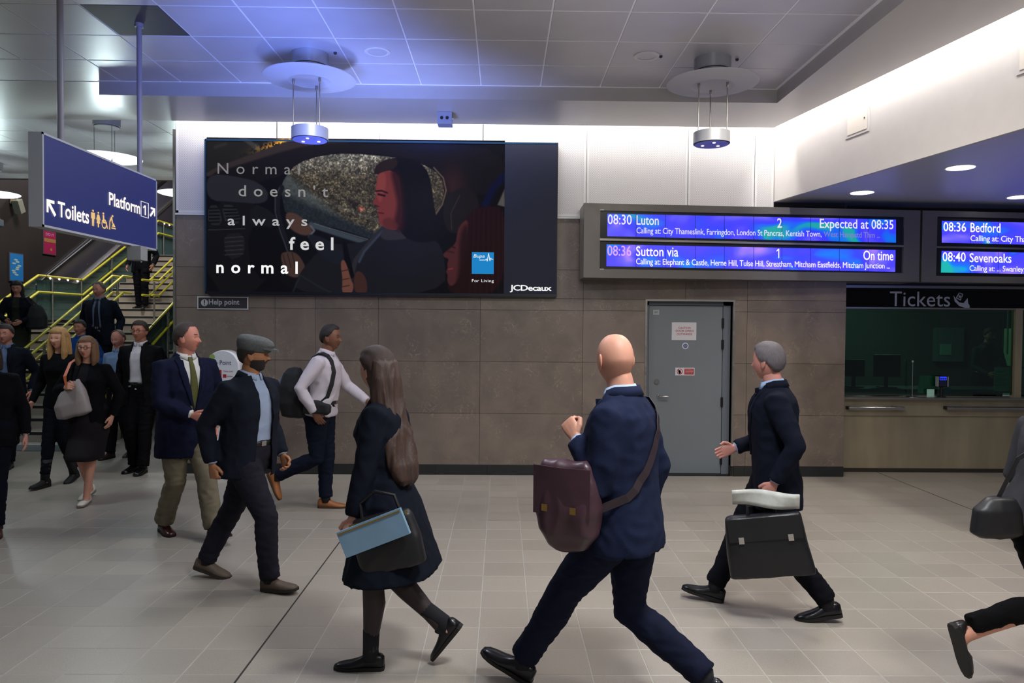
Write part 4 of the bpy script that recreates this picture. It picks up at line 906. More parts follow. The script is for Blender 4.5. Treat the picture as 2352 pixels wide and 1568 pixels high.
def lean_sheet(name, label, p0, p1, pt, w_px, Y, m_=m_gp, th=.004):
    a_ = onY(p0, p1, Y); b_ = onY(p0 + w_px, p1, Y); tp = onY(p0, pt, Y).z
    o = obj(name, MB().box(a_.x, b_.x, Y, Y + th, a_.z, tp), m_); return tag(o, label, 'sheet')
sh = lean_sheet('information_sheet', 'pale green sheet leaning at a slant behind the ticket glass left of the card reader', 2107, 903, 862, 36, TY + .06)
for v in sh.data.vertices:
    if v.co.z > tz(885): v.co.x += .03
sh2 = lean_sheet('notice', 'pale green notice hanging low behind the ticket glass, rightmost', 2283, 898, 843, 38, TY + .036)
t = MB(); q = quadmap(V((onY(2283, 898, TY).x, TY + .0355, tz(898))), V((onY(2321, 898, TY).x, TY + .0355, tz(898))), V((onY(2283, 898, TY).x, TY + .0355, tz(843))), .0005)
add_text(t, 'Notice', lambda a_, b_: q(.3 + a_ * .4, .80 + b_ * .07)); 
for k in range(8): add_poly(t, [(.12, .70 - k * .065), (.88 - (k % 3) * .1, .70 - k * .065), (.88 - (k % 3) * .1, .715 - k * .065), (.12, .715 - k * .065)], q)
obj('printing', t, mat('dark_green_ink', (30, 70, 60), .6), sh2)
tag(obj('small_notice', MB().box(onY(2127, 900, TY).x, onY(2144, 900, TY).x, TY - .02, TY - .016, zS + .03, tz(893)), m_gp), 'small pale card on the ticket counter in front of the slanted sheet', 'card')
tag(obj('blue_card', MB().box(onY(2174, 900, TY).x, onY(2188, 900, TY).x, TY + .04, TY + .045, zG0, tz(890)), mat('blue_card', (40, 110, 190), .5)), 'small blue card behind the ticket glass beside the card reader', 'card')
c = onY(2095, 905, TY - .05); mc = empty('counter_microphone', (c.x, TY - .05, zS + .028), 'thin upright steel microphone pole on the ticket counter', 'microphone')
hm = tz(830, TY - .05) - zS - .028
obj('pole', MB().cyl((0, 0, 0), .07, .01, 24).tube([(0, 0, .01), (0, 0, hm)], .006, 10), M_CHROME, mc, smooth=True); obj('head', MB().ball((0, 0, hm), .015), M_LALU, mc, smooth=True)
# room behind the ticket glass
structure('floor_ticket_office', MB().box(TX0 - .3, TX1, TY + .2, 12.2, .25, .3), M_DARKW)
structure('wall_ticket_office', MB().box(TX0 - .4, TX1 + .1, 12, 12.1, 0, 3.2).box(TX0 - .4, TX0 - .3, TY + .2, 12, 0, 3.2).box(TX1, TX1 + .1, TY, 12, 0, 3.2), mat('office_wall', (88, 94, 90), .7))
structure('ceiling_ticket_office', MB().box(TX0 - .4, TX1, TY + .22, 12, 2.75, 2.8), mat('office_ceiling', (110, 112, 108), .6))
light('office_fill', 'AREA', (5.6, 10.6, 2.7), 15, (.95, 1, .95), .6)  # added lamp that lights the office; no fitting is modelled
tag(obj('office_desk', MB().box(TX0 + .05, TX1 - .1, TY + .2, TY + .75, .98, 1.02), mat('desk_grey', (60, 66, 68), .5)), 'dark desk running behind the ticket glass', 'desk')
def monitor(px, w_, Y, label):
    c = onY(px, 850, Y); r_ = empty('monitor', (c.x, Y, 1.02), label, 'monitor')
    obj('screen', MB().box(-w_ / 2, w_ / 2, -.02, .02, .14, .14 + w_ * .85, bev=.006), M_BLACK, r_); obj('stand', MB().box(-.02, .02, .0, .03, 0, .3).box(-.1, .1, -.07, .07, 0, .012), M_BLACK, r_)
monitor(2037, .34, TY + .42, 'back of a black monitor behind the ticket glass, left'); monitor(1962, .26, TY + .45, 'dark low monitor behind the ticket glass at the far left post')
nb = obj('notice_board', MB().box(onY(2150, 770, 11.9).x, onY(2215, 770, 11.9).x, 11.9, 11.99, onY(2150, 830, 11.9).z, onY(2150, 752, 11.9).z, bev=.005), mat('notice_board', (120, 140, 140), .6)); tag(nb, 'pale notice board on the back wall of the ticket office', 'notice board')
obj('paper', MB().box(onY(2160, 770, 11.9).x, onY(2185, 770, 11.9).x, 11.885, 11.9, onY(2160, 815, 11.9).z, onY(2160, 790, 11.9).z), m_gp, nb)
sf = empty('leaflet_shelf', (onY(2352, 800, 9.9).x, 9.9, .3), 'white and green leaflet shelf behind the glass at the very right edge', 'shelf')
x0 = onY(2345, 800, 9.9).x
for nme, z0, z1, mm in (('lower_box', 0, .95, mat('white_shelf', (200, 205, 210), .5)), ('green_boxes', .98, 1.5, mat('pale_green_box', (150, 185, 140), .6)), ('blue_box', 1.85, 2.0, mat('blue_box', (40, 90, 200), .5))):
    obj(nme, MB().box(x0 - sf.location.x, x0 + .9 - sf.location.x, 0, .35, z0, z1, bev=.01), mm, sf)
obj('shelf_frame', MB().box(x0 - sf.location.x, x0 + .9 - sf.location.x, .36, .38, 0, 2.1), M_DARKW, sf)

# ================================================================== STAIRS (rise away from the viewer)
SY0 = onZ(150, 1016, 0).y; RZ, TR_ = .16, .32; N1 = 11
ZL = RZ * N1; D1 = SY0 + TR_ * N1; D2 = D1 * 1.1045; N2 = 11; ZT = ZL + RZ * N2; D3 = D2 + TR_ * N2
XA = onY(88, 636, D1).x; XCn = onY(282, 638, D1).x; XD = onY(455, 640, D1).x
M_STEP = mat('stair_stone', (150, 140, 128), .5, var=.08); M_NOSE = mat('black_nosing', (20, 19, 20), .6); M_EDGE = mat('pale_stair_edge', (196, 192, 184), .5)
st = empty('staircase', ((XA + XD) / 2, SY0, 0), 'wide pale stone staircase with black nosings rising behind the crowd', 'stairs')
for k in range(1, N1 + N2 + 1):
    if k <= N1: y0_, y1_ = SY0 + (k - 1) * TR_, (SY0 + k * TR_ if k < N1 else D2)
    else: y0_, y1_ = D2 + (k - N1 - 1) * TR_, (D2 + (k - N1) * TR_ if k < N1 + N2 else D3 + 3.5)
    z = k * RZ
    s_ = under(st, 'step', MB().box(XA - .08, XD + .12, y0_, y1_ + (.02 if k not in (N1, N1 + N2) else 0), z - RZ - (.02 if k > 1 else 0), z, bev=.006), M_STEP)
    n_ = obj('nosing', MB().box(XA - .02, XD + .08, y0_ - .003, y0_ + .004, z - .05, z - .006).box(XA - .02, XD + .08, y0_ + .002, y0_ + .05, z - .002, z + .0015), M_NOSE, None); n_.parent = s_; n_.location = -st.location
    e_ = obj('edge_strip', MB().box(XA - .02, XD + .08, y0_ - .002, y0_ + .01, z - .006, z + .002), M_EDGE, None); e_.parent = s_; e_.location = -st.location
under(st, 'bottom_strip', MB().box(XA - .3, XD + .3, SY0 - .25, SY0 - .01, .0012, .006), M_EDGE)
under(st, 'tactile_strip', MB().box(XA - .3, XD - .1, SY0 - .75, SY0 - .27, .0012, .006), mat('grey_tactile', (84, 92, 98), .7))
def nz_(y):
    if y < SY0: return 0
    if y < D1: return (y - SY0) / TR_ * RZ
    if y < D2: return ZL
    if y < D3: return ZL + (y - D2) / TR_ * RZ
    return ZT
def railing(name, X, ys, ye, label, heights=(.92, .60), glass=True, twin=0, posts=(), foot=False, caps=False, gcol=None):
    root = empty(name, (X, ys, nz_(ys)), label, 'handrail', 'yellow handrails of the staircase')
    brk = [ys] + [b_ for b_ in (SY0, D1, D2, D3) if ys < b_ < ye] + [ye]
    for xo in ([0] if not twin else [0, twin]):
        for h in heights:
            pts = [(X + xo, y, nz_(y) + h + (.08 if SY0 < y < D1 - .1 or D2 + .1 < y < D3 - .1 else 0) * 0) for y in brk]
            m = MB().tube(pts, .024, 12); under(root, 'rail', m, M_YEL, smooth=True)
            if h == heights[0]:
                cl = MB()
                y = ys + .5
                while y < ye - .2: cl.tube([(X + xo, y, nz_(y) + h + (nz_(y + .02) - nz_(y)) * 0), (X + xo, y + .02, nz_(y + .02) + h)], .0252, 12); y += 1.2
                under(root, 'rail_joint', cl, M_BLACK)
    for y in posts:
        xm = X + twin / 2
        p_ = under(root, 'post', MB().tube([(xm, y, nz_(y)), (xm, y, nz_(y) + heights[0] - .03)], .02, 12).tube([(xm, y, nz_(y)), (xm, y, nz_(y) + .012)], .05, 16), M_STEEL, smooth=True)
        for h in heights:
            for xo in ([0] if not twin else [0, twin]): under(root, 'bracket', MB().tube([(xm, y, nz_(y) + h - .07), (X + xo, y, nz_(y) + h - .06), (X + xo, y, nz_(y) + h - .015)], .008, 8), M_STEEL)
    if glass:
        for y0_, y1_ in zip(brk, brk[1:]):
            n = max(1, round((y1_ - y0_) / 1.3)); 
            for i in range(n):
                a_ = y0_ + (y1_ - y0_) * i / n + .02; b_ = y0_ + (y1_ - y0_) * (i + 1) / n - .02; e = 1e-3
                za, zb2 = nz_(a_ + e), nz_(b_ - e)
                under(root, 'glass_panel', MB().prism([(a_, za + .06), (b_, zb2 + .06), (b_, zb2 + heights[0] - .08), (a_, za + heights[0] - .08)], X - .05, X - .038, axis='x'), M_RGLASS)
    if foot: under(root, 'foot_post', MB().tube([(X, ys, 0), (X, ys, nz_(ys) + heights[0])], .024, 12).cyl((X, ys, .002), .05, .03, 16, r2=.03), M_YEL, smooth=True)
    return root
railing('handrail', XA, SY0 - .35, D3 + 1.2, 'yellow double handrail with glass panels on the left edge of the stairs', posts=(SY0 + .1, SY0 + 1.2, SY0 + 2.4, D1 + .45, D2 - .05, D2 + 1.2, D2 + 2.4, D3 + .3))
railing('handrail', XCn, SY0 - .2, D1 + .32, 'yellow twin handrail in the middle of the lower flight of stairs', glass=False, twin=-.205, posts=(SY0, SY0 + 1.2, SY0 + 2.4, D1))
railing('handrail', XCn, D2 - .32, D3 + .3, 'yellow twin handrail in the middle of the upper flight of stairs', glass=False, twin=-.205, posts=(D2, D2 + 1.4, D2 + 2.8))
railing('handrail', XD, SY0 - .1, D1 + .6, 'yellow handrail over a green glass panel at the right edge of the stairs', posts=(SY0 + 1.0, SY0 + 2.2, D1), foot=True)
# small lights along the landing rail
sl_ = MB()
for x_, Y_, n_ in ((XA, (D1 + .35, D1 + .65, D1 + .95, D1 + 1.3), 0), (XA, (D3 + .3, D3 + .6, D3 + .9), 0)):
    for y in Y_: sl_.ball((x_ + .02, y, nz_(y) + .885), .02, n=8)
tag(obj('rail_lights', sl_, glow('rail_light', (255, 250, 225), 3)), 'tiny white lights under the landing handrail', 'light', kind='stuff')

# ---- escalator beside the stairs
def escalator(X0, X1, yb, label):
    r_ = empty('escalator', ((X0 + X1) / 2, yb, 0), label, 'escalator')
    s_ = .557; ye = 22.5
    hz = lambda y: 1.0 + max(0, y - yb) * s_
    under(r_, 'wall_skirting', MB().prism([(yb - 1.2, .2), (yb + .5, .2), (ye, hz(ye) - .85), (ye, hz(ye) - .30), (yb + .5, .75), (yb - 1.2, .7)], X0 - .02, X0 + .02, axis='x'), mat('inclined_skirting', (96, 92, 98), .4, .4))
    for X, side in ((X1, 1),):
        pts = [(X, yb - 1.0, .98), (X, yb, 1.0), (X, ye, hz(ye))]
        under(r_, 'handrail', MB().tube([(X, yb - 1.0, .55), (X, yb - 1.15, .7), (X, yb - 1.12, .88)] + pts, .038, 12), M_BLACK, smooth=True)
        under(r_, 'balustrade_glass', MB().prism([(yb - 1.05, .35), (yb, .35), (ye, hz(ye) - .68), (ye, hz(ye) - .05), (yb, .95), (yb - 1.05, .93)], X - .006, X + .006, axis='x'), mat('dark_balustrade', (72, 68, 76), .22, .2))
        under(r_, 'deck', MB().prism([(yb - 1.2, .30), (yb, .30), (ye, hz(ye) - .74), (ye, hz(ye) - .66), (yb, .37), (yb - 1.2, .37)], X - .05, X + .07, axis='x'), M_STEEL)
        under(r_, 'side_panel', MB().prism([(yb - 1.2, 0), (ye, 0), (ye, hz(ye) - .74), (yb, .30), (yb - 1.2, .30)], X - .03, X + .045, axis='x'), mat('escalator_cladding', (70, 64, 72), .4, .3))
    n = int((ye - yb) / .4)
    for k in range(n): under(r_, 'step', MB().box(X0 + .03, X1 - .06, yb + k * .4, yb + (k + 1) * .4, max(0, k * .4 * s_), (k + 1) * .4 * s_), mat('escalator_step', (54, 54, 58), .5, .5))
    return r_
yb = 15.4 - (2.74 - 1.0) / .557
XE = onY(110, 634, 15.4).x
escalator(XE - .61, XE, yb, 'dark escalator climbing beside the left edge of the stairs')
# posters and camera on the dark left wall
WLX = WX + .001
def xq(px0, pyt, px1, pyb):
    a_ = onX(px0, pyb, WLX); b_ = onX(px1, pyb, WLX); c_ = onX(px0, pyt, WLX); return a_.y, b_.y, a_.z, c_.z
def poster(px0, pyt, px1, pyb, base, label, deco):
    y0_, y1_, z0, z1 = xq(px0, pyt, px1, pyb)
    o = obj('poster', MB().box(WLX, WLX + .02, y0_ - .02, y1_ + .02, z0 - .02, z1 + .02, bev=.004), mat('poster_frame', (70, 64, 70), .4)); tag(o, label, 'poster')
    q = quadmap(V((WLX + .02, y0_, z0)), V((WLX + .02, y1_, z0)), V((WLX + .02, y0_, z1)), .001); t = MB(); add_poly(t, [(0, 0), (1, 0), (1, 1), (0, 1)], q); obj('print', t, base, o); deco(o, y0_, y1_, z0, z1)
def deco1(o, y0_, y1_, z0, z1):
    q = quadmap(V((WLX + .02, y0_, z0)), V((WLX + .02, y1_, z0)), V((WLX + .02, y0_, z1)), .003); t = MB()
    for k in range(9): add_disc(t, (.25 + .5 * random.random(), .22 + .07 * k), .16, .035, q, 10)
    obj('pale_print', t, mat('pale_blue_print', (150, 175, 175), .5), o)
def deco2(o, y0_, y1_, z0, z1):
    q = quadmap(V((WLX + .02, y0_, z0)), V((WLX + .02, y1_, z0)), V((WLX + .02, y0_, z1)), .003); t = MB(); add_text(t, 'DO IT', lambda a_, b_: q(.15 + .7 * a_, .80 + .12 * b_)); obj('lettering', t, mat('poster_pale', (190, 150, 190), .5), o)
    t = MB(); add_poly(t, [(0, .52), (1, .52), (1, .68), (0, .68)], q); add_disc(t, (.6, .2), .1, .07, q, 10); obj('gold_band', t, mat('poster_gold', (150, 110, 60), .5), o)
poster(21, 581, 51, 643, mat('blue_poster', (30, 110, 175), .5), 'blue poster low on the dark escalator wall at the left', deco1)
poster(99, 529, 126, 581, mat('crimson_poster', (150, 25, 70), .5), 'crimson poster on the dark escalator wall just under the hanging sign', deco2)
c = onX(40, 465, WX + .12); wc = empty('wall_camera', (c.x, c.y, c.z), 'grey security camera on the dark wall left of the hanging sign', 'camera')
obj('housing', MB().box(-.07, .07, -.06, .22, -.08, .08, bev=.012).xf(Matrix.Rotation(R(-65), 4, 'X')), mat('camera_grey', (120, 120, 108), .4), wc)
obj('bracket', MB().box(-.10, 0, -.03, .03, .02, .10).box(-.105, -.09, -.07, .07, -.03, .16), M_DSTEEL, wc)
# unseen lamps added so that the stairs and escalator are lit
light('stair_hall_fill', 'AREA', (-7.6, 14.2, 7.2), 330, (1, .95, .90), 1.6)
light('stair_hall_fill', 'AREA', (-7.8, 19.0, 7.2), 190, (.95, .95, 1), 1.6)
# ================================================================== PEOPLE
TMP2 = bpy.data.scenes.new('tmp2')
def fuse(mb, voxel=.011, it=4, fac=.5, name='m'):
    me = mb.mesh('f'); bm = bmesh.new(); bm.from_mesh(me); bmesh.ops.recalc_face_normals(bm, faces=bm.faces); bm.to_mesh(me); bm.free()
    o = bpy.data.objects.new('f', me); TMP2.collection.objects.link(o)
    r = o.modifiers.new('r', 'REMESH'); r.mode = 'VOXEL'; r.voxel_size = voxel
    if it: s_ = o.modifiers.new('s', 'SMOOTH'); s_.factor = fac; s_.iterations = it
    TMP2.view_layers[0].update(); dg = TMP2.view_layers[0].depsgraph
    out = bpy.data.meshes.new_from_object(o.evaluated_get(dg)); bpy.data.objects.remove(o); bpy.data.meshes.remove(me); return out
def wrinkle(me, amp, freq=9, stretch=(1, 1, .5), seed=0, fold=0):
    n = len(me.vertices); co = np.empty(n * 3); me.vertices.foreach_get('co', co); co = co.reshape(-1, 3); no = np.empty(n * 3); me.vertices.foreach_get('normal', no); no = no.reshape(-1, 3)
    sd = V((seed * 3.1, seed * 1.7, seed)); d = np.empty(n)
    for i in range(n):
        p = V((co[i, 0] * stretch[0], co[i, 1] * stretch[1], co[i, 2] * stretch[2])) * freq + sd
        v = noise.noise(p)
        d[i] = 1 - abs(v) * 2.6 if fold else v
    co += no * (d * amp)[:, None]; me.vertices.foreach_set('co', co.ravel()); me.update()
def sup(c, ax, ay, rx, ry, n=22, p=2.3):
    out = []
    for k in range(n):
        t = 2 * math.pi * k / n; cs, sn = math.cos(t), math.sin(t)
        out.append(c + ax * (rx * math.copysign(abs(cs) ** (2 / p), cs)) + ay * (ry * math.copysign(abs(sn) ** (2 / p), sn)))
    return out
def mesh_mb(me, mb=None, mi=0, M=None):
    mb = mb or MB(); vs = [v.co.copy() for v in me.vertices]
    if M: vs = [M @ v for v in vs]
    return mb.add(vs, [tuple(p.vertices) for p in me.polygons], mi)

NL, NT = 72, 44
def head_grid(f=1.0, fem=False):
    """rows of latitude, columns of longitude (0 = straight ahead)"""
    P = []
    for i in range(NT + 1):
        lat = -math.pi / 2 + math.pi * i / NT; row = []
        for j in range(NL):
            t = -1 + 2 * j / NL; lon = math.pi * math.copysign(abs(t) ** 1.45, t)
            x, y, z = math.sin(lon) * math.cos(lat), math.cos(lon) * math.cos(lat), math.sin(lat)
            X, Y, Z = .0775 * x, .097 * y, .118 * z
            if z > 0: kk = max(.25, math.cos(lat)) ** -.20; X *= kk * (1 + .03 * math.sin(z * 3.1)); Y *= kk * (1 + .04 * z * (y < 0)); Z *= .985
            if z < 0:
                q = -z; X *= 1 - (.36 if fem else .28) * q ** 1.7
                if y < 0: Y *= 1 - .42 * q ** 1.1 * min(1, -y * 2)
                else: Y *= 1 - .06 * q ** 2
            if y > 0:
                fr = min(1, y * 1.6); g = lambda a, s_: math.exp(-(a / s_) ** 2); xx = math.sin(lon)
                if y > .55: Y -= .006 * (y - .55) / .45 * (z > -.6)
                # nose: bridge to tip
                if -.36 < z < .12: hgt = max(0, (.10 - z) / .36); hgt = hgt ** 1.2 if z > -.26 else max(0, 1 - ((-.26 - z) / .09) ** 2)
                else: hgt = 0
                sx = .085 + .075 * max(0, min(1, (.05 - z) / .3)); Y += .027 * min(1, hgt) * g(xx, sx) * fr
                Y -= .011 * (g(abs(xx) - .36, .17)) * g(z - .03, .10) * fr
                Y += .0045 * g(z - .17, .07) * g(xx, .55) * fr
                Y += .005 * g(abs(xx) - .55, .2) * g(z + .18, .13) * fr
                Y += (.0065 * g(z + .47, .045) + .007 * g(z + .57, .05)) * g(xx, .21) * fr - .005 * g(z + .52, .018) * g(xx, .24) * fr
                Y += .011 * g(z + .84, .13) * g(xx, .36) * fr - .004 * g(z + .69, .05) * g(xx, .25) * fr
            row.append(V((X, Y, Z)) * f)
        P.append(row)
    return P
def dirof(i, j):
    lat = -math.pi / 2 + math.pi * i / NT; t = -1 + 2 * j / NL; lon = math.pi * math.copysign(abs(t) ** 1.45, t)
    return math.sin(lon) * math.cos(lat), math.cos(lon) * math.cos(lat), math.sin(lat), lon
def hair_line(kind, lon):
    a = abs(lon)
    if kind == 'beard':  return None
    front, side, back = {'short': (.56, -.05, -.50), 'receding': (.80, .0, -.50), 'bald': (1.2, .28, -.40), 'long': (.60, .10, -.8), 'fringe': (.50, .0, -.8), 'fine': (.66, .05, -.45)}[kind]
    if a < R(50): return front
    if a < R(88): t = (a - R(50)) / R(38); return front + (side - front) * t
    if a < R(105): return side
    t = min(1, (a - R(105)) / R(35)); return side + (back - side) * t
def head_shell(kind, off, f, fem):
    P = head_grid(f, fem); mb = MB(); idx = {}; vs = []
    def ok(i, j):
        x, y, z, lon = dirof(i, j % NL)
        if kind == 'beard': return z < -.28 - .0 and z > -.97 and y > -.15 and not (abs(math.sin(lon)) < .26 and -.60 < z < -.44) and not (abs(math.sin(lon)) < .5 and z > -.38 and abs(math.sin(lon)) > .26 and z > -.34)
        return z > hair_line(kind, lon)
    def depth(i, j):
        x, y, z, lon = dirof(i, j % NL)
        if kind == 'beard': return .8
        return min(1, (z - hair_line(kind, lon)) / .16)
    rnd_ = random.Random(9)
    for i in range(NT + 1):
        for j in range(NL):
            if ok(i, j):
                p = P[i][j]; n_ = V((p.x / .077 ** 2, p.y / .097 ** 2, p.z / .118 ** 2)).normalized()
                o_ = off * (.25 + .75 * depth(i, j)) * (1 + .22 * noise.noise(V((p.x * 60, p.y * 25, p.z * 25)))); idx[(i, j)] = len(vs); vs.append(p + n_ * (o_ + .001) * f)
    fs = []
    for i in range(NT):
        for j in range(NL):
            k = [(i, j), (i, (j + 1) % NL), (i + 1, (j + 1) % NL), (i + 1, j)]
            if all(q in idx for q in k): fs.append(tuple(idx[q] for q in k))
    return mb.add(vs, fs)

def two_bone(a, b, l1, l2, pole):
    d = b - a; L = d.length; L2 = min(L, (l1 + l2) * .9992); u_ = d.normalized(); b2 = a + u_ * L2
    x = (l1 * l1 - l2 * l2 + L2 * L2) / (2 * L2); h = math.sqrt(max(0, l1 * l1 - x * x)); pp = (pole - u_ * pole.dot(u_)).normalized()
    return a + u_ * x + pp * h, b2
def hand_mb(s_, side, curl, M):
    """hand hanging along -z from the wrist; palm faces -x*side, thumb towards +y"""
    mb = MB(); pn = V((-side, 0, 0))
    rings = []
    for z, wy, tx, oy in ((.015, .024, .019, 0), (-.01, .027, .017, 0), (-.03, .034, .0165, .001), (-.06, .040, .015, .001), (-.085, .040, .0125, 0), (-.096, .036, .010, 0)):
        rings.append(sup(V((0, oy, z)), V((0, 1, 0)), V((1, 0, 0)), wy, tx, 14, 2.6))
    mb.loft(rings)
    for oy, ln, r_ in ((.029, .070, .0084), (.010, .079, .0088), (-.010, .073, .0084), (-.028, .057, .0075)):
        p = V((0, oy, -.080)); pts = [p + V((0, 0, .02)), p]; a_ = curl * .35
        for seg in (.46, .30, .24):
            a_ += curl * (.55 if seg > .4 else .75); d = V((0, oy * .6, 0)) + V((0, 0, -1)) * math.cos(a_) + pn * math.sin(a_); pts.append(pts[-1] + d.normalized() * ln * seg)
        mb.tube(pts, [r_, r_ * 1.05, r_, r_ * .95, r_ * .72], 8)
    t0 = V((0, .022, -.018)); pts = [t0, t0 + V((0, .022, -.020)) + pn * .006, t0 + V((0, .036, -.048)) + pn * .014, t0 + V((0, .036 - curl * .018, -.074)) + pn * (.018 + curl * .018)]
    mb.tube(pts, [.013, .0125, .0105, .0078], 8)
    mb.xf(Matrix.Scale(s_, 4)); mb.xf(M); return mb

class Person:
    def __init__(P, label, px, d, H=1.75, head=0, fem=False, lean=4, twist=0, sidelean=0, yaw=0, hpitch=0, hroll=0, feetR=(.25, 0, 0), feetL=(-.25, 0, 0), handR=(.27, .05, .0), handL=(.27, .05, .0),
                 skin=(190, 140, 120), hair='short', haircol=(40, 30, 26), girth=1.0, z=0, elbow=None, curlR=.35, curlL=.35, world=None, plant=None, shoulder=1.0, drop=0, bare=False, hairoff=.014, group=None, legs=True, knee=(0, 1, .05)):
        'a walking figure: body, and clothes added by the methods below'
        s_ = P.s = H / 1.75; P.H = H; P.fem = fem; P.girth = girth; P.knee_out = knee; P.skin = skin; P.haircol = haircol
        if world is None: world = V((onY(px, 800, d).x, d, z))
        P.loc = V(world); P.rot = Matrix.Rotation(R(head) - math.pi / 2, 4, 'Z')
        P.M = Matrix.Translation(P.loc) @ P.rot
        # legs
        HIP = .915 * s_; L1, L2 = .44 * s_, .42 * s_
        hx_ = (.088 if not fem else .085) * s_
        P.feet = []
        for side, ft in ((1, feetR), (-1, feetL)):
            y, pitch, lift = ft[:3]; xo = ft[3] if len(ft) > 3 else .075
            Rm = Matrix.Rotation(R(pitch), 4, 'X') @ Matrix.Rotation(R(-6 * side if len(ft) < 5 else ft[4]), 4, 'Z')
            zmin = min((Rm @ V(q))[2] for q in ((0, -.065 * s_, -.085 * s_), (0, .13 * s_, -.085 * s_), (0, .20 * s_, -.075 * s_)))
            P.feet.append([V((side * xo * s_, y * s_, -zmin + lift)), Rm, side, lift])
        hz_ = HIP + .06 * s_
        for a_, Rm, side, lift in P.feet:
            if lift <= .03: hz_ = min(hz_, a_.z + math.sqrt(max(.01, ((L1 + L2) * .9985) ** 2 - a_.y ** 2 - (a_.x - side * hx_) ** 2)))
        P.hip = V((0, 0, hz_ - drop))
        P.T = Matrix.Translation(P.hip) @ Matrix.Rotation(R(-lean), 4, 'X') @ Matrix.Rotation(R(sidelean), 4, 'Y') @ Matrix.Rotation(R(twist), 4, 'Z')
        P.legs = []
        for a_, Rm, side, lift in P.feet:
            h_ = P.hip + V((side * hx_, 0, 0)); k_, an = two_bone(h_, a_, L1, L2, V((knee[0] * side, knee[1], knee[2]))); P.legs.append((h_, k_, an, Rm, side))
        # arms
        sw = (.185 if not fem else .160) * s_ * shoulder; P.sw = sw; A1, A2 = .285 * s_, .255 * s_
        P.arms = []
        for side, ht in ((1, handR), (-1, handL)):
            sh = P.T @ V((side * sw, -.005 * s_, .465 * s_)); tg = P.T @ V((side * ht[0] * s_, ht[1] * s_, ht[2] * s_))
            pole = P.T.to_3x3() @ V((side * .5, -1, -.15)) if elbow is None else P.T.to_3x3() @ V((side * elbow[0], elbow[1], elbow[2]))
            e_, w_ = two_bone(sh, tg, A1, A2, pole); P.arms.append((sh, e_, w_, side))
        # head
        P.HM = P.T @ Matrix.Translation((0, .022 * s_, .704 * s_)) @ Matrix.Rotation(R(lean * .8), 4, 'X') @ Matrix.Rotation(R(yaw), 4, 'Z') @ Matrix.Rotation(R(hpitch), 4, 'X') @ Matrix.Rotation(R(hroll), 4, 'Y')
        P.build_body(hair, hairoff, curlR, curlL, legs)
        P.o['label'] = label; P.o['category'] = 'person'
        if group: P.o['group'] = group
    def ringT(P, z, rx, ry, cy=0, cx=0, n=24, p=2.4):
        s_ = P.s; R3 = P.T.to_3x3(); return sup(P.T @ V((cx * s_, cy * s_, z * s_)), R3 @ V((1, 0, 0)), R3 @ V((0, 1, 0)), rx * s_, ry * s_, n, p)
    def torso(P, mb, tab, off=0):
        mb.loft([P.ringT(z, (rx + off) * P.gx(z), (ry + off) * P.gy(z), cy + (P.gy(z) - 1) * .06) for z, rx, ry, cy in tab])
    def gx(P, z): return 1 + (P.girth - 1) * .8 * (1 if z < .4 else .4)
    def gy(P, z): return 1 + (P.girth - 1) * (1.3 if -.05 < z < .38 else .5)
    BODY_M = [(-.10, .08, .09, -.01), (-.04, .155, .11, -.012), (.03, .165, .112, -.008), (.10, .155, .105, 0), (.18, .143, .098, .004), (.28, .153, .108, .002), (.38, .170, .120, 0), (.455, .178, .112, -.004), (.505, .150, .085, -.008), (.535, .095, .066, -.010), (.56, .062, .058, -.006), (.64, .056, .058, .008), (.66, .050, .05, .012)]
    BODY_F = [(-.10, .08, .09, -.01), (-.04, .165, .115, -.015), (.03, .170, .112, -.010), (.10, .148, .10, 0), (.19, .120, .088, .004), (.28, .132, .095, .004), (.36, .148, .120, .014), (.44, .150, .102, .002), (.495, .125, .075, -.006), (.53, .072, .056, -.006), (.56, .050, .050, -.004), (.64, .046, .050, .008), (.66, .042, .042, .012)]
    def build_body(P, hair, hairoff, cR, cL, legs):
        s_ = P.s; mb = MB(); P.torso(mb, P.BODY_F if P.fem else P.BODY_M)
        k = .9 if P.fem else 1.0
        for h_, kn, an, Rm, side in P.legs:
            mid = h_.lerp(kn, .5); calf = kn.lerp(an, .32) + V((0, -.012, 0)) * s_
            mb.tube([h_ + V((0, 0, .06)) * s_, h_, mid, kn, calf, kn.lerp(an, .75), an + V((0, 0, .0))], [.080 * s_, .086 * s_, .070 * s_, .052 * s_, .056 * s_ * k, .038 * s_, .036 * s_], 14, hint=(1, 0, 0))
            f3 = Rm.to_3x3(); q = [an + f3 @ V(v) * s_ for v in ((0, -.045, -.055), (0, .02, -.052), (0, .10, -.066), (0, .14, -.070), (0, .16, -.071))]
            mb.tube(q, [.024 * s_, .031 * s_, .025 * s_, .019 * s_, .012 * s_], 12, flat=.72, hint=(1, 0, 0)); mb.tube([an, an + f3 @ V((0, .0, -.04)) * s_], [.036 * s_, .038 * s_], 12)
        for sh, e_, w_, side in P.arms:
            inn = P.T @ V((side * (P.sw / s_ - .06) * s_, -.005 * s_, .475 * s_))
            mb.tube([inn, sh, sh.lerp(e_, .45), e_, e_.lerp(w_, .3), w_], [.050 * s_, .055 * s_, .047 * s_ * k, .039 * s_, .040 * s_ * k, .026 * s_], 14)
        me = fuse(mb, .012, 5); body = mesh_mb(me); bpy.data.meshes.remove(me)
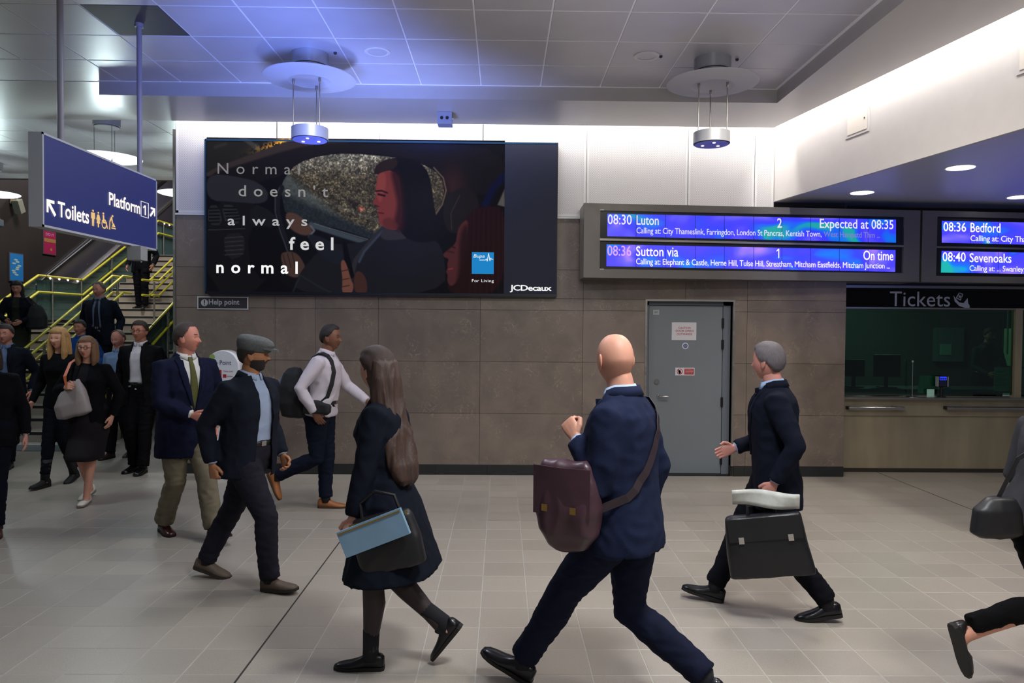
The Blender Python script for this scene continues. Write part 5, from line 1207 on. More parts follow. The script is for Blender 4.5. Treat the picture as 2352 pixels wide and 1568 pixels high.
        for (sh, e_, w_, side), c_ in zip(P.arms, (cR, cL)):
            zd = -(w_ - e_).normalized(); inward = P.T.to_3x3() @ V((1, .0, 0)); xd = (inward - zd * inward.dot(zd)).normalized(); yd = zd.cross(xd)
            M_ = Matrix(((xd.x, yd.x, zd.x, w_.x), (xd.y, yd.y, zd.y, w_.y), (xd.z, yd.z, zd.z, w_.z), (0, 0, 0, 1)))
            hm = hand_mb(s_, side, c_, M_); me = fuse(hm, .0036, 2); mesh_mb(me, body); bpy.data.meshes.remove(me)
        G_ = head_grid(s_, P.fem); hb = MB(); rings = [[P.HM @ G_[i][j] for j in range(NL)] for i in range(NT + 1)]
        b0 = len(body.f); body.loft(rings, 0, cap=False)
        for i in range(NT):
            for j in range(NL):
                x, y, z, lon = dirof(i, j); a_ = abs(math.sin(lon)); fi = b0 + i * NL + j
                if y > 0 and a_ < .25 and -.60 < z < -.44: body.m[fi] = 3
                if y > 0 and .14 < a_ < .56 and .155 + .04 * (a_ - .3) < z < .215: body.m[fi] = 4
        H3 = P.HM.to_3x3()
        for sd in (-1, 1):
            body.ball(P.HM @ (V((sd * .0305, .0640, .0025)) * s_), .0125 * s_, mi=1, n=12); body.ball(P.HM @ (V((sd * .0305, .0712, .0020)) * s_), .0062 * s_, mi=2, n=10); body.add(*(lambda b_: (b_.v, b_.f))(MB().tube([P.HM @ (V((sd * x, y, z)) * s_) for x, y, z in ((.0445, .0700, .004), (.038, .0755, .0095), (.0305, .0775, .0115), (.023, .0765, .0095), (.0165, .073, .004))], [.002 * s_, .0032 * s_, .0036 * s_, .0032 * s_, .002 * s_], 8)), 0)
            er = MB(); er.ball((0, 0, 0), .008, .021, .035, n=12).ball((.004 * sd, .004, .0), .004, .012, .02, n=8); er.xf(P.HM @ Matrix.Translation(V((sd * .0775, -.006, -.006)) * s_) @ Matrix.Rotation(R(18 * sd), 4, 'Z') @ Matrix.Rotation(R(10), 4, 'X') @ Matrix.Scale(s_, 4)); body.add(er.v, er.f, 0)
        c = P.skin; key = '%d_%d_%d' % c
        ms = [mat('skin_' + key, c, .5, var=.06, vscale=9, bump=.15, bscale=300, sss=.12, spec=.4), mat('eye_white', (150, 140, 135), .3), mat('iris', (36, 26, 20), .2), mat('lips_' + key, (int(c[0] * .86), int(c[1] * .62), int(c[2] * .62)), .45), mat('hair_%d_%d_%d' % P.haircol, P.haircol, .65, var=.25, vscale=40, stretch=(6, 6, .6), bump=.6, bscale=90)]
        P.hairm = ms[4]
        me = body.mesh('person', ms); me.polygons.foreach_set('use_smooth', [True] * len(me.polygons))
        P.o = link('person', me); P.o.matrix_world = P.M
        if hair: P.part('hair', head_shell(hair, hairoff, s_, P.fem).xf(P.HM), P.hairm, smooth=True)
    def part(P, name, mb, m, smooth=True, parent=None, solid=0, me=None):
        if me is None: me = mb.mesh(name, m if isinstance(m, (list, tuple)) else [m]); 
        else: me.materials.clear(); me.materials.append(m); me.name = name
        me.polygons.foreach_set('use_smooth', [bool(smooth)] * len(me.polygons)); o = link(name, me, parent or P.o)
        if solid: md = o.modifiers.new('s', 'SOLIDIFY'); md.thickness = solid; md.offset = -1 if solid > 0 else 1
        return o
    # ---------------- clothes
    def trousers(P, col, w=1.0, hem=.02, name='trousers', flare=0, var=.12):
        s_ = P.s; mb = MB(); 
        tab = [(-.10, .13, .115, -.012), (-.05, .172, .128, -.012), (.02, .178, .126, -.008), (.09, .166, .118, 0), (.125, .158, .112, 0)]
        P.torso(mb, tab, .004)
        for h_, kn, an, Rm, side in P.legs:
            fw = (kn - h_).normalized(); end = an + V((0, 0, hem * s_)); sag = V((0, -.008, 0)) * s_
            pts = [h_ + V((0, 0, .03)) * s_, h_.lerp(kn, .15), h_.lerp(kn, .5), kn, kn.lerp(end, .3) + sag, kn.lerp(end, .75) + sag, end]
            mb.tube(pts, [.098 * s_, .104 * s_ * w, .088 * s_ * w, .070 * s_ * w, .068 * s_ * w, (.060 + flare) * s_ * w, (.061 + flare) * s_ * w], 18, flat=1.08, hint=(1, 0, 0))
        me = fuse(mb, .011, 3); wrinkle(me, .0042 * s_, 15, (.8, .8, 1.5), seed=P.loc.x, fold=1); wrinkle(me, .004 * s_, 5, (1.5, 1.5, .5), seed=P.loc.y)
        return P.part(name, None, cloth('cloth_%d_%d_%d' % col, col, var), me=me)
    SH = [(.03, .178, .125, -.004), (.10, .166, .118, .002), (.18, .156, .112, .006), (.28, .163, .120, .004), (.38, .180, .130, .002), (.455, .186, .120, -.004), (.505, .158, .093, -.008), (.535, .104, .074, -.010), (.555, .074, .067, -.006), (.572, .066, .063, -.002)]
    SHF = [(.03, .182, .125, -.006), (.10, .160, .112, 0), (.19, .134, .10, .004), (.28, .144, .108, .006), (.36, .158, .132, .014), (.44, .160, .112, .002), (.495, .134, .083, -.006), (.525, .085, .062, -.006), (.545, .060, .056, -.004)]
    def sleeves(P, mb, w, end=.985, cuff=.040, arms=(0, 1), upto=1.0):
        s_ = P.s
        for i in arms:
            sh, e_, w_, side = P.arms[i]
            inn = P.T @ V((side * (P.sw / s_ - .055) * s_, -.008 * s_, .475 * s_)); top = sh + (P.T.to_3x3() @ V((side * .008, 0, .004))) * s_
            en = e_.lerp(w_, end)
            mb.tube([inn, top, sh.lerp(e_, .3), sh.lerp(e_, .7), e_, e_.lerp(w_, .35), en], [.060 * s_ * min(w, 1.12), .066 * s_ * w, .062 * s_ * w, .056 * s_ * w, .053 * s_ * w, .050 * s_ * w, cuff * s_], 16)
    def shirt(P, col, sleeves=True, name='shirt', hem=None, off=-.002, neck=True, collar=True, w=.80, var=.05, m=None, arms=(0, 1), cuff=.036):
        s_ = P.s; mb = MB(); tab = list(P.SHF if P.fem else P.SH)
        if hem is not None: tab = [(hem, tab[0][1] + .004, tab[0][2] + .004, tab[0][3])] + tab
        P.torso(mb, tab, off)
        if sleeves: P.sleeves(mb, w, cuff=cuff, arms=arms)
        me = fuse(mb, .011, 3); wrinkle(me, .006 * s_, 9, (1, 1, .8), seed=P.loc.x + 4, fold=1)
        o = P.part(name, None, m or cloth('cloth_%d_%d_%d' % col, col, var), me=me); P.shirt_o = o; P.shirt_me = me
        if collar:
            R3 = P.T.to_3x3(); rings = []
            for t, rx, ry, z, dz in ((0, .070, .067, .553, 0), (1, .062, .062, .592, 0), (2, .066, .067, .596, 0), (3, .084, .082, .560, 0)):
                ring = []
                for k in range(31):
                    a_ = R(90 + 14 + (332) * k / 30); fr = math.sin(a_)
                    ring.append(P.T @ (V((rx * math.cos(a_), ry * math.sin(a_) + .002, z - .020 * max(0, fr) - (.012 * max(0, fr) ** 6 if t == 3 else 0))) * s_))
                rings.append(ring)
            if P.fem: rings = [[P.T @ ((P.T.inverted() @ v) - V((0, 0, .022 * s_))) * 1.0 for v in r_] for r_ in rings]
            P.part('collar', MB().loft(rings, cap=False, closed=False), m or MATS['cloth_%d_%d_%d' % col], parent=o, solid=.002)
        return o
    def jacket(P, col, hem=-.17, open_=((.0, .10), (.05, .16)), w=1.12, name='jacket', flare=0, var=.10, cuff=.047, lapel=True, collar=True, fullopen=None, thick=.006, arms=(0, 1), sleeve_end=.95, lapcol=None, body=0):
        """open_: ((half width at hem, z of closing point), (half width at collar)); fullopen: half widths (hem, collar) for an unbuttoned front"""
        s_ = P.s; mb = MB()
        if P.fem: tab = [(hem, .195 + flare, .140 + flare * .8, -.006), (-.04, .192 + flare * .2, .136 + flare * .15, -.008), (.06, .172, .122, -.002), (.18, .150, .114, .004), (.28, .160, .122, .006), (.37, .172, .142, .012), (.44, .176, .124, .0), (.495, .148, .094, -.006), (.53, .098, .070, -.008), (.55, .074, .062, -.004)]
        else: tab = [(hem, .205 + flare, .150 + flare, -.004), (-.04, .200 + flare * .4, .146 + flare * .4, -.006), (.06, .190, .140, 0), (.18, .184, .136, .004), (.30, .190, .144, .004), (.40, .202, .148, 0), (.46, .204, .132, -.006), (.505, .172, .104, -.010), (.535, .122, .084, -.012), (.556, .088, .074, -.008), (.572, .076, .068, -.004)]
        if hem < -.3: tab = [tab[0]] + [(-.2, .194 + flare * .55, .138 + flare * .42, -.006)] + tab[1:]
        P.torso(mb, tab, body); P.sleeves(mb, w, sleeve_end, cuff, arms)
        me = fuse(mb, .012, 4); wrinkle(me, .0045 * s_, 13, (1, 1, .9), seed=P.loc.x + 9, fold=1); wrinkle(me, .005 * s_, 4, (2, 2, .5), seed=P.loc.y + 2)
        # cut the front opening and the hem/neck caps
        bm = bmesh.new(); bm.from_mesh(me); Ti = P.T.inverted(); T3 = P.T.to_3x3()
        def cut(co, no, region):
            g = [f for f in bm.faces if region(Ti @ f.calc_center_median())]; ge = list({e for f in g for e in f.edges}); gv = list({v for f in g for v in f.verts})
            bmesh.ops.bisect_plane(bm, geom=gv + ge + g, plane_co=P.T @ V(co), plane_no=T3 @ V(no), dist=1e-5)
        zc, hw1 = (open_[0][1], open_[1][0]) if fullopen is None else (hem, fullopen[1]); ztop_ = .56
        if fullopen is None: xa_, xb_ = 0.0, open_[1][0]
        else: xa_, xb_ = fullopen
        slope = (xb_ - xa_) / (ztop_ - zc); reg = lambda q: q.y > .03 * s_ and abs(q.x) < .17 * s_ and q.z > (hem - .05) * s_
        for sd in (1, -1): cut((sd * xa_ * s_, 0, zc * s_), (1, 0, -slope * sd), reg)
        kill = []
        for f in bm.faces:
            q = Ti @ f.calc_center_median(); q = q / s_
            if q.y > .03 and q.z > zc and abs(q.x) < xa_ + slope * (q.z - zc) - 1e-4: kill.append(f)
            elif q.z < hem + .012 and abs((T3.transposed() @ f.normal).z) > .8 and abs(q.x) < .22 + flare and abs(q.y) < .2 + flare and (T3.transposed() @ f.normal).z < 0: kill.append(f)
            elif q.z > .545 and abs((T3.transposed() @ f.normal).z) > .75 and abs(q.x) < .08: kill.append(f)
        bmesh.ops.delete(bm, geom=kill, context='FACES'); bm.to_mesh(me); bm.free()
        mm = cloth('cloth_%d_%d_%d' % col, col, var); o = P.part(name, None, mm, me=me, solid=thick); P.jk = o
        if lapel:
            bvh = BVHTree.FromPolygons([Ti @ v.co for v in me.vertices], [tuple(p.vertices) for p in me.polygons])
            for sd in (1, -1):
                vs = []; nz2, nx2 = 14, 4; zt = .535; zlo = zc if fullopen is None else .14
                for a in range(nz2 + 1):
                    z = zlo + (zt - zlo) * a / nz2; inner = xa_ + slope * (z - zc); t = a / nz2
                    wid = .058 * math.sin(min(1, t * 1.25) * math.pi * .5) * (1 if t < .72 else (.72 if t < .78 else 1 - (t - .78) * 1.2))
                    for b_ in range(nx2 + 1):
                        x = sd * (inner - .004 + wid * b_ / nx2); loc, nn, ii_, dd = bvh.ray_cast(V((x * s_, .5, z * s_)), V((0, -1, 0)))
                        if loc is None or loc.y < 0: loc = V((x * s_, vs[-1].y if vs and False else .10 * s_, z * s_)); nn = V((0, 1, 0))
                        vs.append(loc + nn * (.005 if b_ else .002))
                fs = [(a * (nx2 + 1) + b_, a * (nx2 + 1) + b_ + 1, (a + 1) * (nx2 + 1) + b_ + 1, (a + 1) * (nx2 + 1) + b_) for a in range(nz2) for b_ in range(nx2)]
                P.part('lapel', MB().add([P.T @ v for v in vs], fs), lapcol or mm, parent=o, solid=.004, smooth=True)
        if collar:
            rings = []
            for rx, ry, z in ((.082, .080, .545), (.074, .074, .585), (.080, .080, .588), (.100, .094, .548)):
                rings.append([P.T @ (V((rx * math.cos(R(a_)), ry * math.sin(R(a_)) - .004, z - (.028 if not P.fem else .02) * max(0, math.sin(R(a_))) - (.02 if P.fem else 0))) * s_) for a_ in np.linspace(145, 395, 24)])
            P.part('collar', MB().loft(rings, cap=False, closed=False), mm, parent=o, solid=.003)
        return o
    def front_strip(P, name, col, zs_, me=None, off=.006, m=None, ys=1, x0=0):
        """a strip laid on the shirt front: zs_ = [(z, half width)]"""
        s_ = P.s; Ti = P.T.inverted(); me = me or P.shirt_me; bvh = BVHTree.FromPolygons([Ti @ v.co for v in me.vertices], [tuple(p.vertices) for p in me.polygons]); vs = []
        for z, hw_ in zs_:
            for b_ in range(5):
                x = (x0 + hw_ * (b_ - 2) / 2) * s_; loc, nn, _, _ = bvh.ray_cast(V((x, .5 * ys, z * s_)), V((0, -ys, 0))); loc = loc or V((x, .1 * ys, z * s_)); vs.append(V((x, loc.y + ys * off * (1.4 - abs(b_ - 2) * .2), z * s_)))
        fs = [(a * 5 + b_, a * 5 + b_ + 1, (a + 1) * 5 + b_ + 1, (a + 1) * 5 + b_) for a in range(len(zs_) - 1) for b_ in range(4)]
        return P.part(name, MB().add([P.T @ v for v in vs], fs), m or cloth('silk_%d_%d_%d' % col, col, .15, .5), solid=.004)
    def tie(P, col):
        return P.front_strip('tie', col, [(.558, .016), (.54, .021), (.525, .014), (.50, .018), (.40, .026), (.30, .032), (.20, .038), (.13, .040), (.09, .018), (.07, .002)], off=.009)
    def belt(P, col=(24, 20, 20)):
        mb = MB(); rings = [P.ringT(z, (.163 + d) * P.gx(.1), (.116 + d) * P.gy(.1), .0 + (P.gy(.1) - 1) * .06, n=36) for z, d in ((.088, .006), (.088, .011), (.122, .009), (.122, .004))]
        mb.loft(rings, cap=False); o = P.part('belt', mb, mat('belt_leather', col, .4)); s_ = P.s
        fy = (.116 + .012) * P.gy(.1) + (P.gy(.1) - 1) * .06
        b_ = MB().box(-.022, .022, fy - .004, fy + .004, .088, .122, bev=.002); P.part('buckle', b_.xf(P.T @ Matrix.Scale(s_, 4)), M_CHROME, parent=o, smooth=False)
    def skirt(P, col, hem=-.42, w0=0, w1=.0, name='skirt', slim=True):
        s_ = P.s; mb = MB(); k1, k2 = P.legs[0][1], P.legs[1][1]
        tab = [(.13, .135, .100, 0), (.08, .156, .112, 0), (.0, .182, .130, -.010), (-.08, .192, .150, -.004), (-.2, .190 + w1 * .4, .158 + w1 * .4, .006)]
        Rg = [P.ringT(z, rx, ry, cy) for z, rx, ry, cy in tab]
        n_ = 5; zl = -.2
        for i in range(1, n_ + 1):
            z = zl + (hem - zl) * i / n_; t = (z + .2) / (hem + .2) if hem != -.2 else 1
            sy = (abs(k1.y - k2.y) * .5 + .04) * min(1, t * 1.3); my = (k1.y + k2.y) / 2 / s_ * min(1, t * 1.3); rx, ry = .188 - .018 * t + w1 * (.4 + .6 * t), .135 + .01 * t + w1 * (.4 + .6 * t) + sy; Rg.append([p.copy() for p in sup(P.hip + V((0, .02 * t, z)) * 1.0 * 1.0 if False else V((P.hip.x, P.hip.y + my * s_, P.hip.z + z * s_)), V((1, 0, 0)), V((0, 1, 0)), rx * s_, ry * s_, 24, 2.4)])
        mb.loft(Rg); me = fuse(mb, .010, 3); wrinkle(me, .007 * s_, 7, (1.6, 1.6, .5), seed=3, fold=0)
        return P.part(name, None, cloth('cloth_%d_%d_%d' % col, col, .12), me=me)
    def shoes(P, col, sole=(20, 18, 17), heel=.0, kind='shoe', rough=.32, shaft=0, cw=1.0, pump=False):
        s_ = P.s
        for h_, kn, an, Rm, side in P.legs:
            M_ = Matrix.Translation(an) @ Rm @ Matrix.Scale(s_, 4); f_ = 1.0
            tab = [(-.075, .020, .026, .060), (-.060, .032, .026, .074), (-.02, .037, .026, .082 if not pump else .05), (.02, .038, .026, .076 if not pump else .032), (.06, .041, .022, .054 if not pump else .026), (.10, .046, .018, .042), (.14, .045, .017, .034), (.175, .036, .018, .026), (.198, .018, .020, .014)]
            up = MB(); so = MB(); ru = []; rs_ = []
            for y, hw_, z0, hh in tab:
                hw_ *= cw; ring = []
                for k in range(18):
                    a_ = 2 * math.pi * k / 18; c_, sn = math.cos(a_), math.sin(a_); zz = -.085 + z0 * .6 + (hh * max(0, sn) ** .75 if sn > 0 else 0); ring.append(V((hw_ * math.copysign(abs(c_) ** .8, c_), y, zz)))
                ru.append(ring); rs_.append([V((hw_ * 1.06 * math.copysign(abs(math.cos(2 * math.pi * k / 16)) ** .6, math.cos(2 * math.pi * k / 16)), y * 1.015, -.085 + z0 * .62 + (.006 if math.sin(2 * math.pi * k / 16) > 0 else -z0 * .62))) for k in range(16)])
            up.loft(ru).xf(M_); so.loft(rs_).xf(M_)
            m_ = mat('leather_%d_%d_%d' % col, col, rough, var=.1, vscale=20); o = P.part(kind, up, m_)
            P.part('sole', so, mat('sole_%d_%d_%d' % sole, sole, .7), parent=o, smooth=False)
            if shaft: P.part('shaft', MB().tube([an + V((0, 0, -.03)), an + (kn - an).normalized() * .05, an + (kn - an).normalized() * shaft], [.044 * s_, .046 * s_, .056 * s_], 16), m_, parent=o)
            if not pump and not shaft: P.part('sock', MB().tube([an + V((0, 0, -.03)), an + V((0, 0, .03)) * s_, an + (kn - an).normalized() * .13], [.045 * s_, .043 * s_, .046 * s_], 14), mat('dark_socks', (24, 24, 30), .9), parent=o)
            if not pump and not shaft: P.part('laces', MB().box(-.014, .014, .035, .085, -.022, -.014, bev=.003).xf(M_ @ Matrix.Translation((0, 0, .004)) @ Matrix.Rotation(R(-22), 4, 'X')), m_, parent=o)
    def glasses(P):
        mb = MB(); s_ = P.s
        for sd in (-1, 1):
            mb.tube([P.HM @ (V((sd * .032 + .022 * math.cos(2 * math.pi * k / 16), .100, .004 + .016 * math.sin(2 * math.pi * k / 16))) * s_) for k in range(17)], .0022, 6)
            mb.tube([P.HM @ (V((sd * .054, .098, .008)) * s_), P.HM @ (V((sd * .078, .07, .008)) * s_), P.HM @ (V((sd * .081, -.01, .004)) * s_)], .002, 6)
        mb.tube([P.HM @ (V((-.01, .102, .008)) * s_), P.HM @ (V((.01, .102, .008)) * s_)], .002, 6); P.part('glasses', mb, M_BLACK)
    def hair_mass(P, path, col=None, seed=1, name='hair_length', amp=.006):
        """path: list of (x,y,z,rx,ry) in head space"""
        s_ = P.s; mb = MB(); rings = [sup(P.HM @ (V((x, y, z)) * s_), P.HM.to_3x3() @ V((1, 0, 0)), P.HM.to_3x3() @ V((0, 1, 0)), rx * s_, ry * s_, 20, 2.2) for x, y, z, rx, ry in path]
        mb.loft(rings); me = fuse(mb, .008, 2); wrinkle(me, amp, 26, (1, 1, .12), seed=seed, fold=1); return P.part(name, None, col or P.hairm, me=me)
    def world_of(P, p): return P.M @ V(p)
    def wrist(P, i): return P.M @ P.arms[i][2]
    def palm(P, i, d_=.085): sh, e_, w_, sd = P.arms[i]; return P.M @ (w_ + (w_ - e_).normalized() * d_ * P.s)
def surf_bag(name, label, cat, rings, m, voxel=.010, amp=.006, seed=1):
    mb = MB().loft(rings); me = fuse(mb, voxel, 3); wrinkle(me, amp, 7, seed=seed, fold=1); me.materials.append(m); me.polygons.foreach_set('use_smooth', [True] * len(me.polygons)); o = link(name, me); return tag(o, label, cat)
def bag_frame(c, right, up=(0, 0, 1)):
    r_ = V(right).normalized(); u_ = V(up); u_ = (u_ - r_ * u_.dot(r_)).normalized(); n_ = r_.cross(u_)
    return lambda x, y, z: V(c) + r_ * x + n_ * y + u_ * z
def soft_bag(name, label, c, right, up, tab, m, seed=1, amp=.006, cat='bag', voxel=.010, n=22, p=2.6, sag=0):
    f_ = bag_frame(c, right, up); rings = []
    for z, hw_, hd, xo in tab:
        rings.append([f_(xo + hw_ * math.copysign(abs(math.cos(2 * math.pi * k / n)) ** (2 / p), math.cos(2 * math.pi * k / n)), hd * math.copysign(abs(math.sin(2 * math.pi * k / n)) ** (2 / p), math.sin(2 * math.pi * k / n)), z) for k in range(n)])
    return surf_bag(name, label, cat, rings, m, voxel, amp, seed), f_
def strap(parent, name, pts, m, wd=.02, th=.003, up=None):
    """flat band through world points"""
    pts = [V(p) for p in pts]; rings = []
    for i, p in enumerate(pts):
        t = (pts[min(i + 1, len(pts) - 1)] - pts[max(i - 1, 0)]).normalized(); u_ = V(up if up is None or not callable(up) else up(p)) if up is not None else V((0, 1, 0)); s1_ = t.cross(u_).normalized(); n_ = s1_.cross(t)
        rings.append([p + s1_ * wd / 2 + n_ * th / 2, p - s1_ * wd / 2 + n_ * th / 2, p - s1_ * wd / 2 - n_ * th / 2, p + s1_ * wd / 2 - n_ * th / 2])
    o = obj(name, MB().loft(rings), m); o.parent = parent; return o
# 1 ---------------------------------------------------------------- bald man in the navy suit, nearest
P = Person('bald man in a navy suit striding left, nearest figure, maroon bag at his side', 1442, 3.5, 1.875, head=150, lean=3, yaw=-40, hpitch=-3, feetL=(.47, 24, 0), feetR=(-.34, -22, 0),
           handL=(.13, .17, .37), handR=(.25, .02, -.04), skin=(196, 142, 120), hair=None, haircol=(60, 45, 38), elbow=(.35, -.5, -1), curlL=1.0, girth=1.03)
P.shirt((175, 192, 220)); P.trousers((30, 37, 66), 1.02); P.jacket((38, 48, 84), hem=-.13, open_=((0, .12), (.06, .16)), w=1.12); P.belt(); P.shoes((18, 19, 26), rough=.25)
w_ = P.palm(1, .05); fw = P.rot.to_3x3() @ V((0, 1, 0)); sd_ = P.rot.to_3x3() @ V((-1, 0, 0)); TW = P.M @ P.T
hip = TW @ V((-.25, .19, .12)); m_bag = mat('maroon_leather', (62, 40, 48), .38, var=.2, vscale=10)
b1, f_ = soft_bag('messenger_bag', 'soft maroon leather bag at the side of the nearest bald man', hip + V((0, -.02, 0)), fw, V((0, 0, 1)) + fw * .3,
                  [(-.21, .045, .03, -.02), (-.20, .08, .05, -.02), (-.13, .145, .075, 0), (-.02, .16, .075, .0), (.10, .145, .06, 0), (.17, .12, .04, 0), (.185, .10, .02, 0)], m_bag, 3, .014)
fl = MB(); n_ = 8
fl.loft([[f_(x, -(.083 - .02 * abs(x) / .15), z) for x in np.linspace(-.14, .14, n_)] + [f_(x, -(.076 - .02 * abs(x) / .15), z) for x in np.linspace(.14, -.14, n_)] for z in (.17, .10, .02, -.05)])
o = obj('flap', fl, m_bag, smooth=True); o.parent = b1
for x in (-.07, .07): o = obj('buckle', MB().add([f_(x - .014, -.086, -.03), f_(x + .014, -.086, -.03), f_(x + .014, -.086, .0), f_(x - .014, -.086, 0), f_(x - .014, -.092, -.03), f_(x + .014, -.092, -.03), f_(x + .014, -.092, .0), f_(x - .014, -.092, 0)], [(0, 1, 2, 3), (7, 6, 5, 4), (0, 4, 5, 1), (1, 5, 6, 2), (2, 6, 7, 3), (3, 7, 4, 0)]), mat('brass', (170, 140, 80), .3, .9)); o.parent = b1
def body_path(P, pts, off=.012, me=None):
    """project (x, z, side) points of the torso frame on the garment"""
    s_ = P.s; Ti = P.T.inverted(); me = me or P.jk.data; bvh = BVHTree.FromPolygons([Ti @ v.co for v in me.vertices], [tuple(p.vertices) for p in me.polygons]); out = []
    for x, z, ys in pts:
        loc, nn, _, _ = bvh.ray_cast(V((x * s_, .5 * ys, z * s_)), V((0, -ys, 0))); loc = loc if loc is not None and loc.y * ys > -.02 else V((x * s_, .05 * ys, z * s_)); out.append(P.M @ (P.T @ (loc + V((0, ys * off, 0)))))
    return out
N_ = 12
back = body_path(P, [(-.175 + .29 * k / N_, .13 + .39 * k / N_, -1) for k in range(N_ + 1)])
front = body_path(P, [(.115 - .29 * k / N_, .52 - .36 * k / N_, 1) for k in range(N_ + 1)])
topc = [TW @ V((.122, -.03, .565)), TW @ V((.122, .03, .565))]
strap(b1, 'shoulder_strap', [f_(-.15, .02, -.02)] + back + topc + front + [f_(.12, 0, .17)], mat('dark_strap', (44, 32, 38), .5), .038, .004, up=lambda p: (p - TW @ V((0, 0, p.z - TW.translation.z if False else .25))).normalized() * V((1, 1, .3)))
# 2 ---------------------------------------------------------------- man with briefcase
P = Person('grey-haired man in a dark suit walking left with a black briefcase, right of the door', 1787, 4.62, 1.75, head=164, lean=3, yaw=-30, feetL=(-.30, -10, 0), feetR=(.36, 12, 0),
           handL=(.25, .03, -.01), handR=(.20, .24, .13), skin=(186, 128, 116), hair='short', haircol=(88, 82, 86), curlL=1.15)
P.shirt((158, 180, 215)); P.trousers((20, 22, 34), 1.0); P.jacket((24, 30, 52), hem=-.20, open_=((0, .12), (.06, .16)), w=1.1); P.belt(); P.shoes((14, 14, 18), rough=.25)
w_ = P.palm(1, .10); fw = P.rot.to_3x3() @ V((0, 1, 0)); m_bc = mat('black_leather', (20, 20, 24), .4, var=.15, vscale=12)
tiltv = V((0, 0, 1)) + fw * .18
b2, f_ = soft_bag('briefcase', 'large black leather briefcase in the hand of the man right of the door', w_ - V((0, 0, .27)) + V((0, -.02, 0)), fw - V((0, 0, .16)), tiltv,
                  [(-.20, .22, .03, -.01), (-.195, .245, .05, -.01), (-.05, .235, .06, 0), (.08, .225, .055, 0), (.16, .215, .04, 0), (.175, .20, .02, 0)], m_bc, 5, .004, p=5)
o = obj('flap', MB().loft([[f_(x, -.066, z) for x in (-.21, 0, .21)] + [f_(x, -.058, z) for x in (.21, 0, -.21)] for z in (.165, .04, .03)]), m_bc); o.parent = b2
o = obj('handle', MB().tube([f_(-.08, 0, .17), f_(-.075, 0, .225), f_(0, 0, .24), f_(.075, 0, .225), f_(.08, 0, .17)], .011, 10), m_bc, smooth=True); o.parent = b2
for x in (-.14, .14): o = obj('clasp', MB().add([f_(x - .015, -.067, .02), f_(x + .015, -.067, .02), f_(x + .015, -.067, .06), f_(x - .015, -.067, .06), f_(x - .015, -.073, .02), f_(x + .015, -.073, .02), f_(x + .015, -.073, .06), f_(x - .015, -.073, .06)], [(0, 1, 2, 3), (7, 6, 5, 4), (0, 4, 5, 1), (1, 5, 6, 2), (2, 6, 7, 3), (3, 7, 4, 0)]), M_CHROME); o.parent = b2
nf = bag_frame(w_ + V((0, -.055, .0)), fw - V((0, 0, .06)), (0, -.25, 1)); np_ = MB()
rings = [[nf(x, .016 * math.sin(x * 17 + z * 20), z + .012 * math.sin(x * 9)) for x in np.linspace(-.17, .21, 12)] + [nf(x, .016 * math.sin(x * 17 + z * 20) + .014, z + .012 * math.sin(x * 9)) for x in np.linspace(.21, -.17, 12)] for z in (-.055 , -.03, .02, .045)]
tag(obj('folded_newspaper', np_.loft(rings), mat('newsprint', (196, 198, 192), .8, var=.1, vscale=30), smooth='all'), 'folded white newspaper held against the black briefcase handle', 'newspaper')
# 3 ---------------------------------------------------------------- woman with long hair
P = Person('woman with very long brown hair in a flared navy coat walking left', 893, 3.86, 1.66, head=172, fem=True, lean=4, yaw=-30, feetL=(.08, 0, 0, .05), feetR=(-.30, -52, .02, .05), handL=(.23, .13, -.07), handR=(.20, .10, .0),
           skin=(190, 140, 122), hair='long', haircol=(52, 37, 33), curlL=.9, hairoff=.022)
TI = (44, 33, 34)
P.part('tights', None, mat('dark_tights', TI, .6), me=(lambda mb: fuse([mb.tube([h_ + V((0, 0, .02)), h_.lerp(k_, .5), k_, k_.lerp(a_, .32) + V((0, -.012, 0)), k_.lerp(a_, .75), a_ - V((0, 0, .01))], [.088, .074, .055, .059, .041, .039], 16, hint=(1, 0, 0)) for h_, k_, a_, _, _ in P.legs][-1], .009, 3))(MB()))
P.jacket((26, 32, 50), hem=-.40, open_=((0, .02), (.05, .12)), w=1.1, flare=.14, name='coat', lapel=False, thick=.008, body=.006); P.shoes((16, 15, 18), rough=.3, cw=.9)
P.hair_mass([(0, -.01, .09, .05, .06), (0, -.03, .05, .085, .085), (.0, -.06, -.04, .092, .075), (0, -.085, -.15, .095, .060), (0.01, -.115, -.27, .10, .055), (.015, -.15, -.39, .105, .055), (.02, -.185, -.50, .10, .05), (.02, -.205, -.58, .07, .035), (.02, -.21, -.61, .03, .02)], mat('long_brown_hair', (60, 42, 35), .55, var=.3, vscale=30, stretch=(5, 5, .5), bump=.5, bscale=60), 4, amp=.010)
w_ = P.palm(1, .07); fw = P.rot.to_3x3() @ V((0, 1, 0)); sdw = P.rot.to_3x3() @ V((-1, 0, 0)); mb_ = mat('black_soft_leather', (22, 21, 24), .45, var=.12)
b3, f_ = soft_bag('handbag', 'black handbag with gold trim carried by the long-haired woman', w_ - fw * .20 + V((0, 0, -.02)) + sdw * .02, fw - V((0, 0, .28)), V((0, 0, 1)) + fw * .2,
                  [(-.15, .14, .03, 0), (-.145, .165, .05, 0), (-.02, .17, .055, 0), (.10, .155, .04, 0), (.125, .14, .02, 0)], mb_, 6, .005, p=4)
o = obj('gold_trim', MB().loft([[f_(x, -.058, z) for x in (-.15, .15)] + [f_(x, -.050, z) for x in (.15, -.15)] for z in (.108, .118)]), MATS['brass']); o.parent = b3
o = obj('handle', MB().tube([f_(-.10, 0, .11), f_(-.09, 0, .20), f_(0, 0, .24), f_(.09, 0, .20), f_(.10, 0, .11)], .009, 10), mb_, smooth=True); o.parent = b3
